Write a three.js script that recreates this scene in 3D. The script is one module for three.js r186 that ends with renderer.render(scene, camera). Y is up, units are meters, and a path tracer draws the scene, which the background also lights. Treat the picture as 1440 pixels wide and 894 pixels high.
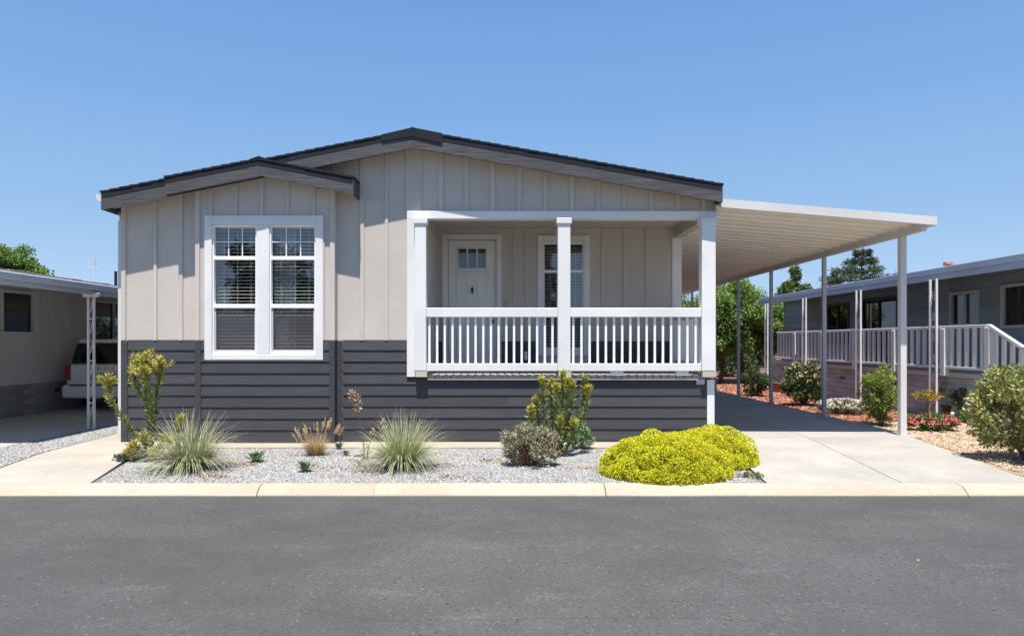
import * as THREE from 'three';
import { mergeGeometries } from 'three/addons/utils/BufferGeometryUtils.js';
import { RoundedBoxGeometry } from 'three/addons/geometries/RoundedBoxGeometry.js';
import { TextGeometry } from 'three/addons/geometries/TextGeometry.js';
import { FontLoader } from 'three/addons/loaders/FontLoader.js';

// ---------------------------------------------------------------- camera, sky, sun, exposure
const scene = new THREE.Scene();
const CAM_H = 1.59, FOC = 960, VX = 707, VY = 481;           // photo is 1440 x 894
const camera = new THREE.PerspectiveCamera(2 * Math.atan(447 / FOC) * 180 / Math.PI, 1440 / 894, 0.1, 900);
camera.position.set(0, CAM_H, 0);
camera.lookAt(0, CAM_H, -10);
camera.setViewOffset(1440, 894, 720 - VX, 447 - VY, 1440, 894);   // the lens is shifted up, so uprights stay upright

function skyTexture() {
  const w = 512, h = 256, data = new Float32Array(w * h * 4);
  const stops = [[-90, .20, .20, .19], [-6, .28, .32, .36], [0, .36, .47, .60], [5, .27, .40, .565], [10, .202, .334, .525], [18, .140, .270, .495], [28, .100, .214, .445], [50, .094, .203, .43], [90, .092, .199, .42]];
  for (let j = 0; j < h; j++) {
    const el = -90 + (j + .5) / h * 180;
    let k = 0; while (k < stops.length - 2 && el > stops[k + 1][0]) k++;
    const a = stops[k], b = stops[k + 1], t = Math.min(1, Math.max(0, (el - a[0]) / (b[0] - a[0])));
    for (let i = 0; i < w; i++) {
      const o = (j * w + i) * 4;
      for (let c = 0; c < 3; c++) data[o + c] = a[c + 1] + (b[c + 1] - a[c + 1]) * t;
      data[o + 3] = 1;
    }
  }
  const t = new THREE.DataTexture(data, w, h, THREE.RGBAFormat, THREE.FloatType);
  t.mapping = THREE.EquirectangularReflectionMapping; t.magFilter = THREE.LinearFilter; t.minFilter = THREE.LinearFilter;
  t.needsUpdate = true;
  return t;
}
const sky = skyTexture();
scene.background = sky; scene.environment = sky; scene.environmentIntensity = 1;
const sun = new THREE.DirectionalLight(new THREE.Color(1, .93, .835), 5.0);
sun.position.set(-1.6, 98, 20); sun.target.position.set(0, 0, -12);
sun.castShadow = true; sun.shadow.radius = 1; sun.shadow.mapSize.set(4096, 4096);
Object.assign(sun.shadow.camera, { left: -30, right: 30, top: 30, bottom: -30, near: 1, far: 240 });
scene.add(sun, sun.target);
const renderer = new THREE.WebGLRenderer({ antialias: true });
renderer.toneMapping = THREE.LinearToneMapping;
renderer.toneMappingExposure = 1.62;
renderer.shadowMap.enabled = true;

// ---------------------------------------------------------------- helpers
function rng(seed) { let a = seed >>> 0; return () => { a = (a + 0x6d2b79f5) | 0; let t = Math.imul(a ^ (a >>> 15), 1 | a); t = (t + Math.imul(t ^ (t >>> 7), 61 | t)) ^ t; return ((t ^ (t >>> 14)) >>> 0) / 4294967296; }; }
const R = rng(11);
const rr = (a, b, r = R) => a + (b - a) * r();
const V = (x, y, z) => new THREE.Vector3(x, y, z);
const W = (px, d) => (px - VX) * d / FOC;                    // photo column at distance d -> x
const H = (py, d) => CAM_H + (VY - py) * d / FOC;            // photo row at distance d -> height
const taken = new Map();
function numbered(n) { const k = taken.get(n) || 0; taken.set(n, k + 1); return k ? n + '_' + String(k).padStart(3, '0') : n; }
const base = new WeakMap();                                  // the base point of the thing an object belongs to
function thing(name, label, category, p = [0, 0, 0], group) {
  const o = new THREE.Group(); o.name = numbered(name); o.position.set(...p); scene.add(o); base.set(o, V(...p));
  o.userData = { label, category }; if (group) o.userData.group = group;
  return o;
}
function part(name, geo, mat, parent) {                      // geometry in world coordinates
  const m = new THREE.Mesh(geo, mat), b = base.get(parent);
  geo.translate(-b.x, -b.y, -b.z);
  m.name = name; m.castShadow = m.receiveShadow = true; base.set(m, b); parent.add(m);
  return m;
}
function piece(name, geo, mat, parent, x, y, z, rot) {       // shared geometry, placed at a world point
  const m = new THREE.Mesh(geo, mat), b = base.get(parent);
  m.position.set(x - b.x, y - b.y, z - b.z); if (rot) m.rotation.set(...rot);
  m.name = name; m.castShadow = m.receiveShadow = true; base.set(m, b); parent.add(m);
  return m;
}
function struct(name, geo, mat) {
  const m = new THREE.Mesh(geo, mat); m.name = name; m.castShadow = m.receiveShadow = true; m.userData = { kind: 'structure' }; scene.add(m); base.set(m, V(0, 0, 0));
  return m;
}
// texture coordinates in metres from the dominant side of each face
function boxUV(g, turn = false, ox = 0, oy = 0) {
  if (g.index) g = g.toNonIndexed();
  const p = g.attributes.position, n = p.count, uv = new Float32Array(n * 2), a = V(), b = V(), c = V();
  for (let i = 0; i < n; i += 3) {
    a.fromBufferAttribute(p, i); b.fromBufferAttribute(p, i + 1); c.fromBufferAttribute(p, i + 2);
    b.sub(a); c.sub(a); b.cross(c);
    const ax = Math.abs(b.x), ay = Math.abs(b.y), az = Math.abs(b.z);
    for (let k = 0; k < 3; k++) {
      const x = p.getX(i + k), y = p.getY(i + k), z = p.getZ(i + k);
      let u, v;
      if (az >= ax && az >= ay) { u = x; v = y; } else if (ax >= ay) { u = z; v = y; } else { u = x; v = z; }
      if (turn) [u, v] = [v, u];
      uv[(i + k) * 2] = u + ox; uv[(i + k) * 2 + 1] = v + oy;
    }
  }
  g.setAttribute('uv', new THREE.BufferAttribute(uv, 2));
  return g;
}
// polygon (points in u, v, with holes) swept along w; map turns (u, v, w) into a point
function slab(pts, map, w0, w1, holes = [], turn = false) {
  const c = pts.map(p => new THREE.Vector2(p[0], p[1])), hs = holes.map(h => h.map(p => new THREE.Vector2(p[0], p[1])));
  if (THREE.ShapeUtils.isClockWise(c)) c.reverse();
  hs.forEach(h => { if (!THREE.ShapeUtils.isClockWise(h)) h.reverse(); });
  const all = [...c, ...hs.flat()], tris = THREE.ShapeUtils.triangulateShape(c, hs), pos = [];
  const put = (p, w) => pos.push(...map(p.x, p.y, w));
  const e = V(...map(1, 0, 0)).sub(V(...map(0, 0, 0))), f = V(...map(0, 1, 0)).sub(V(...map(0, 0, 0))), g3 = V(...map(0, 0, 1)).sub(V(...map(0, 0, 0)));
  const right = e.cross(f).dot(g3) * (w1 - w0) > 0;
  const tri = (a, wa, b, wb, cc, wc) => { put(a, wa); if (right) { put(b, wb); put(cc, wc); } else { put(cc, wc); put(b, wb); } };
  for (const t of tris) { tri(all[t[0]], w1, all[t[1]], w1, all[t[2]], w1); tri(all[t[0]], w0, all[t[2]], w0, all[t[1]], w0); }
  for (const loop of [c, ...hs]) for (let i = 0; i < loop.length; i++) {
    const a = loop[i], b = loop[(i + 1) % loop.length];
    tri(a, w0, b, w0, b, w1); tri(a, w0, b, w1, a, w1);
  }
  const g = new THREE.BufferGeometry(); g.setAttribute('position', new THREE.Float32BufferAttribute(pos, 3)); g.computeVertexNormals();
  return boxUV(g, turn, R() * 3, R() * 3);
}
const XY = (u, v, w) => [u, v, -w];          // wall facing the street: x, height, distance
const XD = (u, v, w) => [u, w, -v];          // ground: x, distance, height
const DY = (u, v, w) => [w, v, -u];          // wall along the drive: distance, height, x
function bx(x0, x1, y0, y1, d0, d1, turn = false) {          // plain box: x, height, distance
  const g = new THREE.BoxGeometry(Math.abs(x1 - x0), Math.abs(y1 - y0), Math.abs(d1 - d0)); g.translate((x0 + x1) / 2, (y0 + y1) / 2, -(d0 + d1) / 2);
  return boxUV(g, turn, R() * 3, R() * 3);
}
function rb(x0, x1, y0, y1, d0, d1, r = .006, turn = false) { // box with eased edges
  const w = Math.abs(x1 - x0), h = Math.abs(y1 - y0), d = Math.abs(d1 - d0);
  const g = new RoundedBoxGeometry(w, h, d, 1, Math.min(r, w / 2.2, h / 2.2, d / 2.2)); g.translate((x0 + x1) / 2, (y0 + y1) / 2, -(d0 + d1) / 2);
  return boxUV(g, turn, R() * 3, R() * 3);
}
function tube(pts, r, seg = 24, sides = 7) { return new THREE.TubeGeometry(new THREE.CatmullRomCurve3(pts.map(p => p.isVector3 ? p : V(...p))), seg, r, sides, false); }
function merged(list) { return mergeGeometries(list.map(g => { const n = g.index ? g.toNonIndexed() : g; for (const k of Object.keys(n.attributes)) if (!['position', 'normal', 'uv'].includes(k)) n.deleteAttribute(k); return n; })); }

// ---------------------------------------------------------------- procedural textures
function lattice(seed, n) { const r = rng(seed), a = new Float32Array(n * n); for (let i = 0; i < a.length; i++) a[i] = r(); return a; }
function noiseAt(a, n, x, y) {
  const xi = Math.floor(x), yi = Math.floor(y); let fx = x - xi, fy = y - yi; fx = fx * fx * (3 - 2 * fx); fy = fy * fy * (3 - 2 * fy);
  const x0 = ((xi % n) + n) % n, x1 = (x0 + 1) % n, y0 = (((yi % n) + n) % n) * n, y1 = ((((yi + 1) % n) + n) % n) * n;
  return (a[y0 + x0] * (1 - fx) + a[y0 + x1] * fx) * (1 - fy) + (a[y1 + x0] * (1 - fx) + a[y1 + x1] * fx) * fy;
}
// layers: [cells across, cells down, weight, seed]
function field(size, layers) {
  const out = new Float32Array(size * size); let tot = 0;
  for (const [cx, cy, wt, seed] of layers) {
    const n = Math.max(cx, cy), a = lattice(seed, n); tot += wt;
    for (let j = 0; j < size; j++) for (let i = 0; i < size; i++) {
      // wrap each axis on its own number of cells
      const x = i / size * cx, y = j / size * cy, xi = Math.floor(x), yi = Math.floor(y); let fx = x - xi, fy = y - yi;
      fx = fx * fx * (3 - 2 * fx); fy = fy * fy * (3 - 2 * fy);
      const x1 = (xi + 1) % cx, y1 = (yi + 1) % cy;
      out[j * size + i] += wt * ((a[yi * n + xi] * (1 - fx) + a[yi * n + x1] * fx) * (1 - fy) + (a[y1 * n + xi] * (1 - fx) + a[y1 * n + x1] * fx) * fy);
    }
  }
  for (let i = 0; i < out.length; i++) out[i] /= tot;
  return out;
}
function texture(size, metres, fn, colour = true) {
  const d = new Uint8Array(size * size * 4);
  for (let i = 0; i < size * size; i++) { const c = fn(i); d[i * 4] = Math.min(255, Math.max(0, c[0] * 255)); d[i * 4 + 1] = Math.min(255, Math.max(0, c[1] * 255)); d[i * 4 + 2] = Math.min(255, Math.max(0, c[2] * 255)); d[i * 4 + 3] = 255; }
  const t = new THREE.DataTexture(d, size, size, THREE.RGBAFormat); t.wrapS = t.wrapT = THREE.RepeatWrapping; t.magFilter = THREE.LinearFilter; t.minFilter = THREE.LinearMipmapLinearFilter; t.generateMipmaps = true;
  t.repeat.set(1 / metres, 1 / metres); if (colour) t.colorSpace = THREE.SRGBColorSpace; t.needsUpdate = true;
  return t;
}
const grey = v => [v, v, v];
const fGrain = field(512, [[4, 64, 1, 1], [8, 160, 1.2, 2], [12, 256, 1, 3], [24, 256, .6, 4], [3, 5, .7, 5]]);
const tGrain = texture(512, 1.2, i => grey(.80 + .28 * (fGrain[i] - .15)));
const tGrainB = texture(512, 1.2, i => grey(fGrain[i]), false);
const tSawn = texture(512, 1.2, i => grey(.56 + .55 * fGrain[i]));
const fBlot = field(512, [[3, 3, 1, 6], [7, 7, .8, 7], [16, 16, .5, 8], [48, 48, .3, 9], [200, 200, .5, 10]]);
const tPaint = texture(512, 2.6, i => grey(.93 + .12 * (fBlot[i] - .5)));
const tPaintB = texture(512, .5, i => grey(fBlot[i]), false);
const fConc = field(1024, [[3, 4, 1.1, 12], [9, 8, .9, 13], [30, 30, .5, 14], [120, 120, .45, 15], [400, 400, .8, 16], [900, 900, .8, 17]]);
const tConc = texture(1024, 3.1, i => { const v = .90 + .30 * (fConc[i] - .5); return [v, v * .99, v * .975]; });
const tConcB = texture(1024, 3.1, i => grey(fConc[i]), false);
// asphalt: dark binder with pale and dark aggregate; scuffed places, scratches and a hairline crack lie where the street has them
const AM = 14.6, rA = rng(77), fAsph = field(2048, [[6, 9, .9, 21], [22, 30, 1, 22], [70, 80, .8, 23], [500, 500, .5, 24], [1024, 1024, .9, 25]]);
const chips = new Float32Array(2048 * 2048);
const chip = (x, y, s, v) => { for (let a = 0; a < s; a++) for (let b = 0; b < s; b++) chips[((y + a + 4096) % 2048) * 2048 + (x + b + 4096) % 2048] = v; };
for (let k = 0; k < 520000; k++) {
  const x = rA() * 2048 | 0, y = rA() * 2048 | 0;
  if (rA() > (fAsph[y * 2048 + x] - .38) * 4 + .12) continue;
  chip(x, y, rA() < .93 ? 1 : 2, (rA() < .58 ? 1 : -1) * (.04 + .36 * Math.pow(rA(), 3)));
}
const onRoad = (px, py) => { const d = CAM_H * FOC / (py - VY); return [((W(px, d) / AM) * 2048 + 20480) % 2048, ((-d / AM) * 2048 + 20480) % 2048]; };
for (const [px, py, rx, ry, n] of [[655, 766, .62, .26, 900], [655, 728, .5, .12, 420], [200, 826, .30, .10, 300], [425, 768, .5, .10, 330], [545, 831, .26, .10, 260], [1052, 803, .22, .09, 330], [920, 768, .45, .10, 300], [775, 838, .30, .14, 420], [1385, 795, .4, .06, 200], [300, 712, .7, .10, 300], [1180, 850, .5, .12, 260], [90, 770, .5, .14, 260], [640, 868, .4, .1, 260], [880, 745, .3, .08, 160], [480, 745, .25, .06, 130]]) {
  const [cx, cy] = onRoad(px, py), k = 2048 / AM;
  for (let i = 0; i < n; i++) { const a = rA() * 6.2832, q = Math.pow(rA(), .7) * (.7 + .3 * Math.sin(a * 3 + px)); chip(Math.round(cx + Math.cos(a) * q * rx * k), Math.round(cy + Math.sin(a) * q * ry * k), rA() < .85 ? 1 : 2, .04 + .20 * rA() * rA()); }
}
const scratch = (pts, v, gap) => { for (let j = 0; j < pts.length - 1; j++) { const [x0, y0] = onRoad(...pts[j]), [x1, y1] = onRoad(...pts[j + 1]), L = Math.hypot(x1 - x0, y1 - y0); if (L > 1500) continue; for (let i = 0; i < L; i++) if (rA() > gap) chip(Math.round(x0 + (x1 - x0) * i / L + (rA() - .5)), Math.round(y0 + (y1 - y0) * i / L + (rA() - .5)), 1, v * (.6 + .6 * rA())); } };
scratch([[937, 709], [950, 720]], .35, .2); scratch([[1013, 761], [1036, 781]], .3, .3); scratch([[905, 733], [918, 731]], .35, .2); scratch([[1355, 793], [1420, 799]], .22, .4);
scratch([[480, 868], [560, 872], [700, 871]], -.16, .25); scratch([[735, 870], [900, 868], [1065, 871]], -.18, .25); scratch([[60, 752], [130, 758], [210, 756]], -.10, .45);
const tAsph = texture(2048, AM, i => { const v = .70 + .26 * (fAsph[i] - .5) + chips[i] * 1.1; return [v, v * .995, v * .99]; });
const tAsphB = texture(1024, 2.15, i => { const a = fAsph[((i >> 10) * 2) * 2048 + (i & 1023) * 2]; return grey(.5 + .8 * (a - .5) + chips[((i >> 10)) * 2048 + (i & 1023)] * .8); }, false);

// ---------------------------------------------------------------- materials (linear base colours)
const lin = (r, g, b) => new THREE.Color().setRGB(r, g, b);
const M = {};
const std = (c, o = {}) => new THREE.MeshStandardMaterial({ color: lin(...c), roughness: .7, ...o });
M.panel = std([.655, .60, .545], { map: tPaint, bumpMap: tGrainB, bumpScale: .0012, roughness: .75 });
M.batten = std([.67, .615, .56], { map: tPaint, roughness: .7 });
M.lap = [.92, 1, 1.08].map(k => std([.060 * k, .063 * k, .072 * k], { map: tGrain, bumpMap: tGrainB, bumpScale: .002, roughness: .62 }));
M.lapTrim = std([.055, .058, .066], { map: tGrain, bumpMap: tGrainB, bumpScale: .001, roughness: .6 });
M.fascia = std([.108, .110, .122], { map: tSawn, bumpMap: tGrainB, bumpScale: .004, roughness: .85 });
M.shingle = [[.011, .013, .020], [.013, .015, .022], [.010, .012, .018]].map(c => std(c, { roughness: .95, bumpMap: tPaintB, bumpScale: .002 }));
M.white = std([.90, .90, .90], { roughness: .42, map: tPaint });
M.vinyl = std([.90, .90, .90], { roughness: .3 });
M.soffit = std([.60, .55, .48], { roughness: .8, map: tPaint });
M.door = std([.84, .83, .80], { roughness: .45 });
M.black = std([.015, .015, .017], { roughness: .4, metalness: .3 });
M.brass = std([.55, .40, .16], { roughness: .3, metalness: 1 });
M.glass = new THREE.MeshPhysicalMaterial({ color: 0xffffff, roughness: 0, transmission: 1, thickness: 0, ior: 2.2 });
M.screen = std([.10, .10, .105], { transparent: true, opacity: .32, roughness: .9 });
M.blind = std([.62, .61, .59], { roughness: .5 });
M.curtain = std([.32, .42, .45], { roughness: .9 });
M.room = std([.16, .155, .15], { roughness: .9 });
M.deck = std([.42, .405, .385], { map: tGrain, bumpMap: tGrainB, bumpScale: .002, roughness: .8 });
M.concrete = std([.475, .46, .44], { map: tConc, bumpMap: tConcB, bumpScale: .003, roughness: .85 });
M.concrete2 = std([.455, .44, .42], { map: tConc, bumpMap: tConcB, bumpScale: .003, roughness: .85 });
M.path = std([.50, .465, .415], { map: tConc, bumpMap: tConcB, bumpScale: .003, roughness: .85 });
M.kerb = [[.55, .47, .375], [.565, .49, .395], [.535, .455, .36]].map(c => std(c, { map: tConc, bumpMap: tConcB, bumpScale: .005, roughness: .9 }));
M.footing = std([.46, .42, .36], { map: tConc, roughness: .9 });
M.asphalt = std([.160, .159, .160], { map: tAsph, bumpMap: tAsphB, bumpScale: .006, roughness: .88, vertexColors: true });
M.drive2 = std([.54, .52, .49], { map: tConc, bumpMap: tConcB, bumpScale: .003, roughness: .9 });
M.bed = std([.24, .235, .225], { map: tConc, roughness: .95 });
M.soil = std([.20, .16, .12], { map: tConc, roughness: .95 });
M.field = std([.17, .155, .11], { map: tConc, roughness: .95 });
M.tanbed = std([.46, .36, .25], { map: tConc, roughness: .95 });
M.mulchbed = std([.24, .10, .065], { map: tConc, roughness: .95 });
M.pan = [1, .975, 1.02].map(k => std([.88 * k, .85 * k, .78 * k], { roughness: .45 }));
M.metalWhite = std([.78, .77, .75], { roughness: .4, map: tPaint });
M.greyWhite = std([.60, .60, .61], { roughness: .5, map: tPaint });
M.leaf = new THREE.MeshPhysicalMaterial({ vertexColors: true, roughness: .85, transmission: .22, thickness: 0, side: THREE.DoubleSide });
M.dry = new THREE.MeshStandardMaterial({ vertexColors: true, roughness: .9, side: THREE.DoubleSide });
M.bark = std([.12, .085, .06], { roughness: .95, bumpMap: tGrainB, bumpScale: .01 });
M.stem = std([.16, .11, .06], { roughness: .9 });

// ---------------------------------------------------------------- ground, road, paths
const G = .09;                                               // height of the plots above the road
struct('ground', boxUV((() => { const g = new THREE.PlaneGeometry(700, 700); g.rotateX(-Math.PI / 2); g.translate(0, -.06, 0); return g; })()), M.field);
{
  const g = new THREE.PlaneGeometry(60, 15.03, 240, 60); g.rotateX(-Math.PI / 2); g.translate(0, 0, .485);   // d 7.03 to -8
  const p = g.attributes.position, c = new Float32Array(p.count * 3), n1 = lattice(31, 64), n2 = lattice(32, 64), n3 = lattice(33, 64);
  for (let i = 0; i < p.count; i++) {
    const x = p.getX(i) + 100, z = p.getZ(i) + 100;
    // long patches left by sealing along the street, and scuffed places where the stone shows
    let v = .93 + .10 * (noiseAt(n1, 64, x * .22, z * .9) - .5) + .08 * (noiseAt(n2, 64, x * .8, z * 1.7) - .5);
    const w = noiseAt(n3, 64, x * .5, z * 1.3); if (w > .7) v += (w - .7) * .5;
    c[i * 3] = v; c[i * 3 + 1] = v; c[i * 3 + 2] = v * 1.01;
  }
  g.setAttribute('color', new THREE.BufferAttribute(c, 3));
  const uv = g.attributes.uv; for (let i = 0; i < p.count; i++) uv.setXY(i, p.getX(i), p.getZ(i));
  struct('road', g, M.asphalt);
}
const KF = 7.034, KB = 7.24;                                 // kerb front and back
{ // rolled kerb in cast lengths with open joints
  const k = struct('kerb', bx(-30, 30, -.05, -.02, KF + .05, KB - .01), M.kerb[0]);
  const cuts = [-30, -17.3, -13.8, -9.4, -6.0, W(366, 7.15), W(528, 7.15), W(850, 7.15), W(1302, 7.15), W(1352, 7.15), 8.4, 11.8, 15.4, 30];
  const prof = [[KF, -.02], [KF, .008], [KF + .010, .022], [KF + .075, .074], [KF + .105, .087], [KB, .096], [KB, -.02]];
  for (let i = 0; i < cuts.length - 1; i++) {
    const gap = c => Math.abs(c - W(528, 7.15)) < .01 || Math.abs(c - W(1302, 7.15)) < .01 ? .0012 : .0045;
    const g = slab(prof, DY, cuts[i] + gap(cuts[i]), cuts[i + 1] - gap(cuts[i + 1]));
    part('kerb_stone', g, M.kerb[i % 3], k);
  }
}
const flat = (name, pts, y0, y1, mat) => struct(name, slab(pts, XD, y0, y1), mat);
const HOUSE_L = W(170, 10.2), HOUSE_R = W(1004.5, 10.2), DM = 10.2, DBY = 10.08, DPB = 10.2 / .842, DEND = 22.5;
flat('garden_bed', [[-4.38, KB], [2.80, KB], [2.93, 8.2], [3.30, 10.9], [3.30, 11.2], [-5.7, 11.2], [-5.62, 10.2], [-4.92, 9.3]], -.05, G - .006, M.bed);
flat('mow_strip', [[-5.25, 9.64], [3.03, 9.64], [3.16, 10.18], [HOUSE_L + .02, 10.18]], -.05, G + .012, M.footing);
// front walk
{
  const w = flat('path', [[-6.6, 23], [-5.66, 23], [-5.66, 10.16], [-4.93, 9.24], [-4.92, 9.1], [-6.20, 9.1], [-6.3, 11]], -.05, G + .006, M.path);
  part('path_slab', slab([[-5.75, KB + .004], [-4.385, KB + .004], [-4.92, 9.09], [-6.195, 9.09]], XD, -.05, G + .006), M.path, w);
}
flat('gravel_strip', [[-7.15, KB], [-5.76, KB], [-6.2, 9.1], [-6.3, 11], [-6.6, 23], [-7.15, 23]], -.05, G - .006, M.bed);
{
  const w = flat('neighbour_driveway', [[-16, KB], [-7.156, KB], [-7.156, 10.1], [-16, 10.1]], -.05, G, M.drive2);
  part('drive_slab', slab([[-16, 10.11], [-7.156, 10.11], [-7.156, 24], [-16, 24]], XD, -.05, G), M.drive2, w);
}
const DR = .14;                                              // the drive under the carport is a little higher
{
  const d = struct('driveway', bx(3.4, 6.1, -.06, .02, 8, 24), M.concrete2);
  const sl = (pts, mat) => { // slab with its own height at every corner
    const g = slab(pts.map(p => [p[0], p[1]]), XD, -.05, 0);
    const p = g.attributes.position;
    for (let i = 0; i < p.count; i++) if (p.getY(i) > -.01) { const dd = -p.getZ(i); p.setY(i, dd < 10.4 ? .096 + (DR - .096) * (dd - KB) / (10.4 - KB) : DR); }
    g.computeVertexNormals(); part('drive_slab', g, mat, d);
  };
  sl([[2.81, KB + .004], [4.235, KB + .004], [4.64, 10.39], [3.23, 10.39], [2.94, 8.2]], M.concrete);
  sl([[4.245, KB + .004], [5.74, KB + .004], [5.80, 7.9], [6.24, 10.39], [4.65, 10.39]], M.concrete2);
  sl([[3.235, 10.4], [4.64, 10.4], [4.64, 15.2], [3.25, 15.2]], M.concrete2);
  sl([[4.65, 10.4], [6.40, 10.4], [6.40, 15.2], [4.65, 15.2]], M.concrete);
  sl([[3.25, 15.21], [4.64, 15.21], [4.64, 24], [3.25, 24]], M.concrete);
  sl([[4.65, 15.21], [6.40, 15.21], [6.40, 24], [4.65, 24]], M.concrete2);
}
flat('gravel_bed', [[5.75, KB], [14, KB], [14, 12.6], [6.41, 12.6], [6.41, 10.4], [6.25, 10.3], [5.81, 7.9]], -.05, .105, M.tanbed);
flat('mulch_bed', [[6.41, 12.61], [14, 12.61], [14, 34], [3.0, 34], [3.0, 24.1], [6.41, 24.1]], -.05, .12, M.mulchbed);

// ---------------------------------------------------------------- siding pieces
function lapBoards(parent, x0, x1, y0, y1, dface, exposure, mats, opt = {}) {
  // wedge-shaped courses; opt.holes = [[x0,x1,y0,y1]], opt.along = 'd' runs the boards along the drive (face looks to opt.sign x)
  let y = y0, k = 0;
  while (y < y1 - .02) {
    const e = Math.min(exposure, y1 - y);
    let runs = [[x0, x1]];
    for (const h of opt.holes || []) if (y < h[3] && y + e > h[2]) runs = runs.flatMap(([a, b]) => [[a, Math.min(b, h[0])], [Math.max(a, h[1]), b]].filter(s => s[1] - s[0] > .03 && s[1] > a && s[0] < b));
    for (const [a, b] of runs) {
      const cuts = [a]; if (b - a > 3.2) { const L = rr(1.2, 2.6); for (let c = a + L; c < b - .6; c += rr(2.8, 3.7)) cuts.push(c); } cuts.push(b);
      for (let i = 0; i < cuts.length - 1; i++) {
        const c0 = cuts[i] + (i ? .0012 : 0), c1 = cuts[i + 1] - (i < cuts.length - 2 ? .0012 : 0), lip = .021 + rr(0, .002), top = y + e + .008;
        const prof = [[.0, y], [lip - .003, y], [lip, y + .003], [.006, top], [0, top]];
        let g;
        if (opt.along === 'd') g = slab(prof, (u, v, w) => [dface + opt.sign * u, v, -w], c0, c1, [], false);
        else g = slab(prof, (u, v, w) => [w, v, -(dface - u)], c0, c1);
        part('lap_board', g, mats[(k + i * 2) % mats.length], parent);
      }
    }
    y += exposure; k++;
  }
}
const bat = (parent, px0, px1, d, y0, y1, proud = .019) => part('batten', rb(W(px0, d), W(px1, d), y0, y1, d - proud, d - .0005, .004, true), M.batten, parent);
const LAPTOP = 1.615, LAP = .168, LAP0 = .125;

// ---------------------------------------------------------------- the house
const house = thing('manufactured_house', 'single-storey taupe house with charcoal lap skirting, dark low gable roof and white porch', 'house', [W(586, 10.2), G, -15]);
// roof lines, read off the front edge
const DF = DM - .31;                                          // main rake
const RX = W(580, DF), RY = H(181.5, DF), EL = W(143, DF), ELY = H(268.5, DF), ER = W(1015, DF), ERY = H(258, DF);
const roofTop = x => x < RX ? RY + (ELY - RY) * (RX - x) / (RX - EL) : RY + (ERY - RY) * (x - RX) / (ER - RX);
const under = x => roofTop(x) - .14;                          // underside of the roof deck
// front wall, left of the bay
const wallMain = (name, px0, px1, yb, holes = []) => {
  const a = typeof px0 === 'number' ? W(px0, DM) : px0[0], b = typeof px1 === 'number' ? W(px1, DM) : px1[0];
  const top = a < RX && b > RX ? [[b, under(b)], [RX, under(RX)], [a, under(a)]] : [[b, under(b)], [a, under(a)]];
  return part(name, slab([[a, yb], [b, yb], ...top], XY, DM, DM + .12, holes, true), M.panel, house);
};
{
  const w = wallMain('front_wall', 170, 283, G);
  lapBoards(w, W(180, DM), W(275, DM), LAP0, LAPTOP, DM, LAP, M.lap);
  part('corner_board', rb(W(170.5, DM), W(180, DM), LAP0 - .02, LAPTOP, DM - .028, DM + .05), M.lapTrim, w);
  part('corner_board', rb(W(170.5, DM), W(177, DM), LAPTOP + .002, under(W(174, DM)) - .01, DM - .024, DM + .05), M.batten, w);
  bat(w, 216, 220.5, DM, LAPTOP, under(W(216, DM)) - .01); bat(w, 252, 257, DM, LAPTOP, under(W(252, DM)) - .01);
  part('footing', bx(W(171, DM), W(283, DM), -.05, LAP0 - .012, DM - .012, DM + .1), M.footing, w);
}
{
  const w = wallMain('front_wall', 466, 572, G);
  lapBoards(w, W(482, DM), W(572, DM), LAP0, LAPTOP, DM, LAP, M.lap);
  part('corner_board', rb(W(472, DM), W(481.5, DM), LAP0 - .02, LAPTOP, DM - .02, DM + .01), M.lapTrim, w);
  for (const [a, b] of [[506, 512], [541, 546]]) bat(w, a, b, DM, LAPTOP, under(W(a, DM)) - .006);
  part('footing', bx(W(466, DM), W(993, DM), -.05, LAP0 - .012, DM - .012, DM + .1), M.footing, w);
}
wallMain('front_wall', 284, 465, 3.47);
// gable above the porch
const BEAM0 = H(307.5, 10.16), BEAM1 = H(296.5, 10.16);
{
  const w = wallMain('gable_wall', [W(572.1, DM)], [HOUSE_R], BEAM0 + .01);
  part('batten', rb(W(570.5, DM), W(593, DM), BEAM1 + .002, under(W(571, DM)) - .008, DM - .021, DM - .0005, .004, true), M.batten, w);
  for (const [a, b] of [[617, 623], [653, 659], [690, 696], [727, 733.5], [764, 770], [801.5, 807], [838, 844], [875, 880.5], [913, 919], [950, 956], [986, 992]]) bat(w, a, b, DM, BEAM1 + .002, under(W(b, DM)) - .006);
}
// skirting under the porch
const DECK = H(528, 10.1);
{
  const w = part('skirting_wall', slab([[W(572.1, DM), G], [HOUSE_R, G], [HOUSE_R, DECK - .06], [W(572.1, DM), DECK - .06]], XY, DM, DM + .1), M.lapTrim, house);
  lapBoards(w, W(572.2, DM), W(993.5, DM), LAP0, DECK - .065, DM, LAP, M.lap);
  part('corner_board', rb(W(994, DM), W(1004.4, DM), G + .005, DECK - .065, DM - .03, DM + .12), M.white, w);
  part('name_plate', rb(W(980, 10.15), W(992, 10.15), H(540.5, 10.15), H(533, 10.15), DM - .032, DM - .024, .002), std([.42, .45, .55], { roughness: .35 }), w);
}
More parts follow.
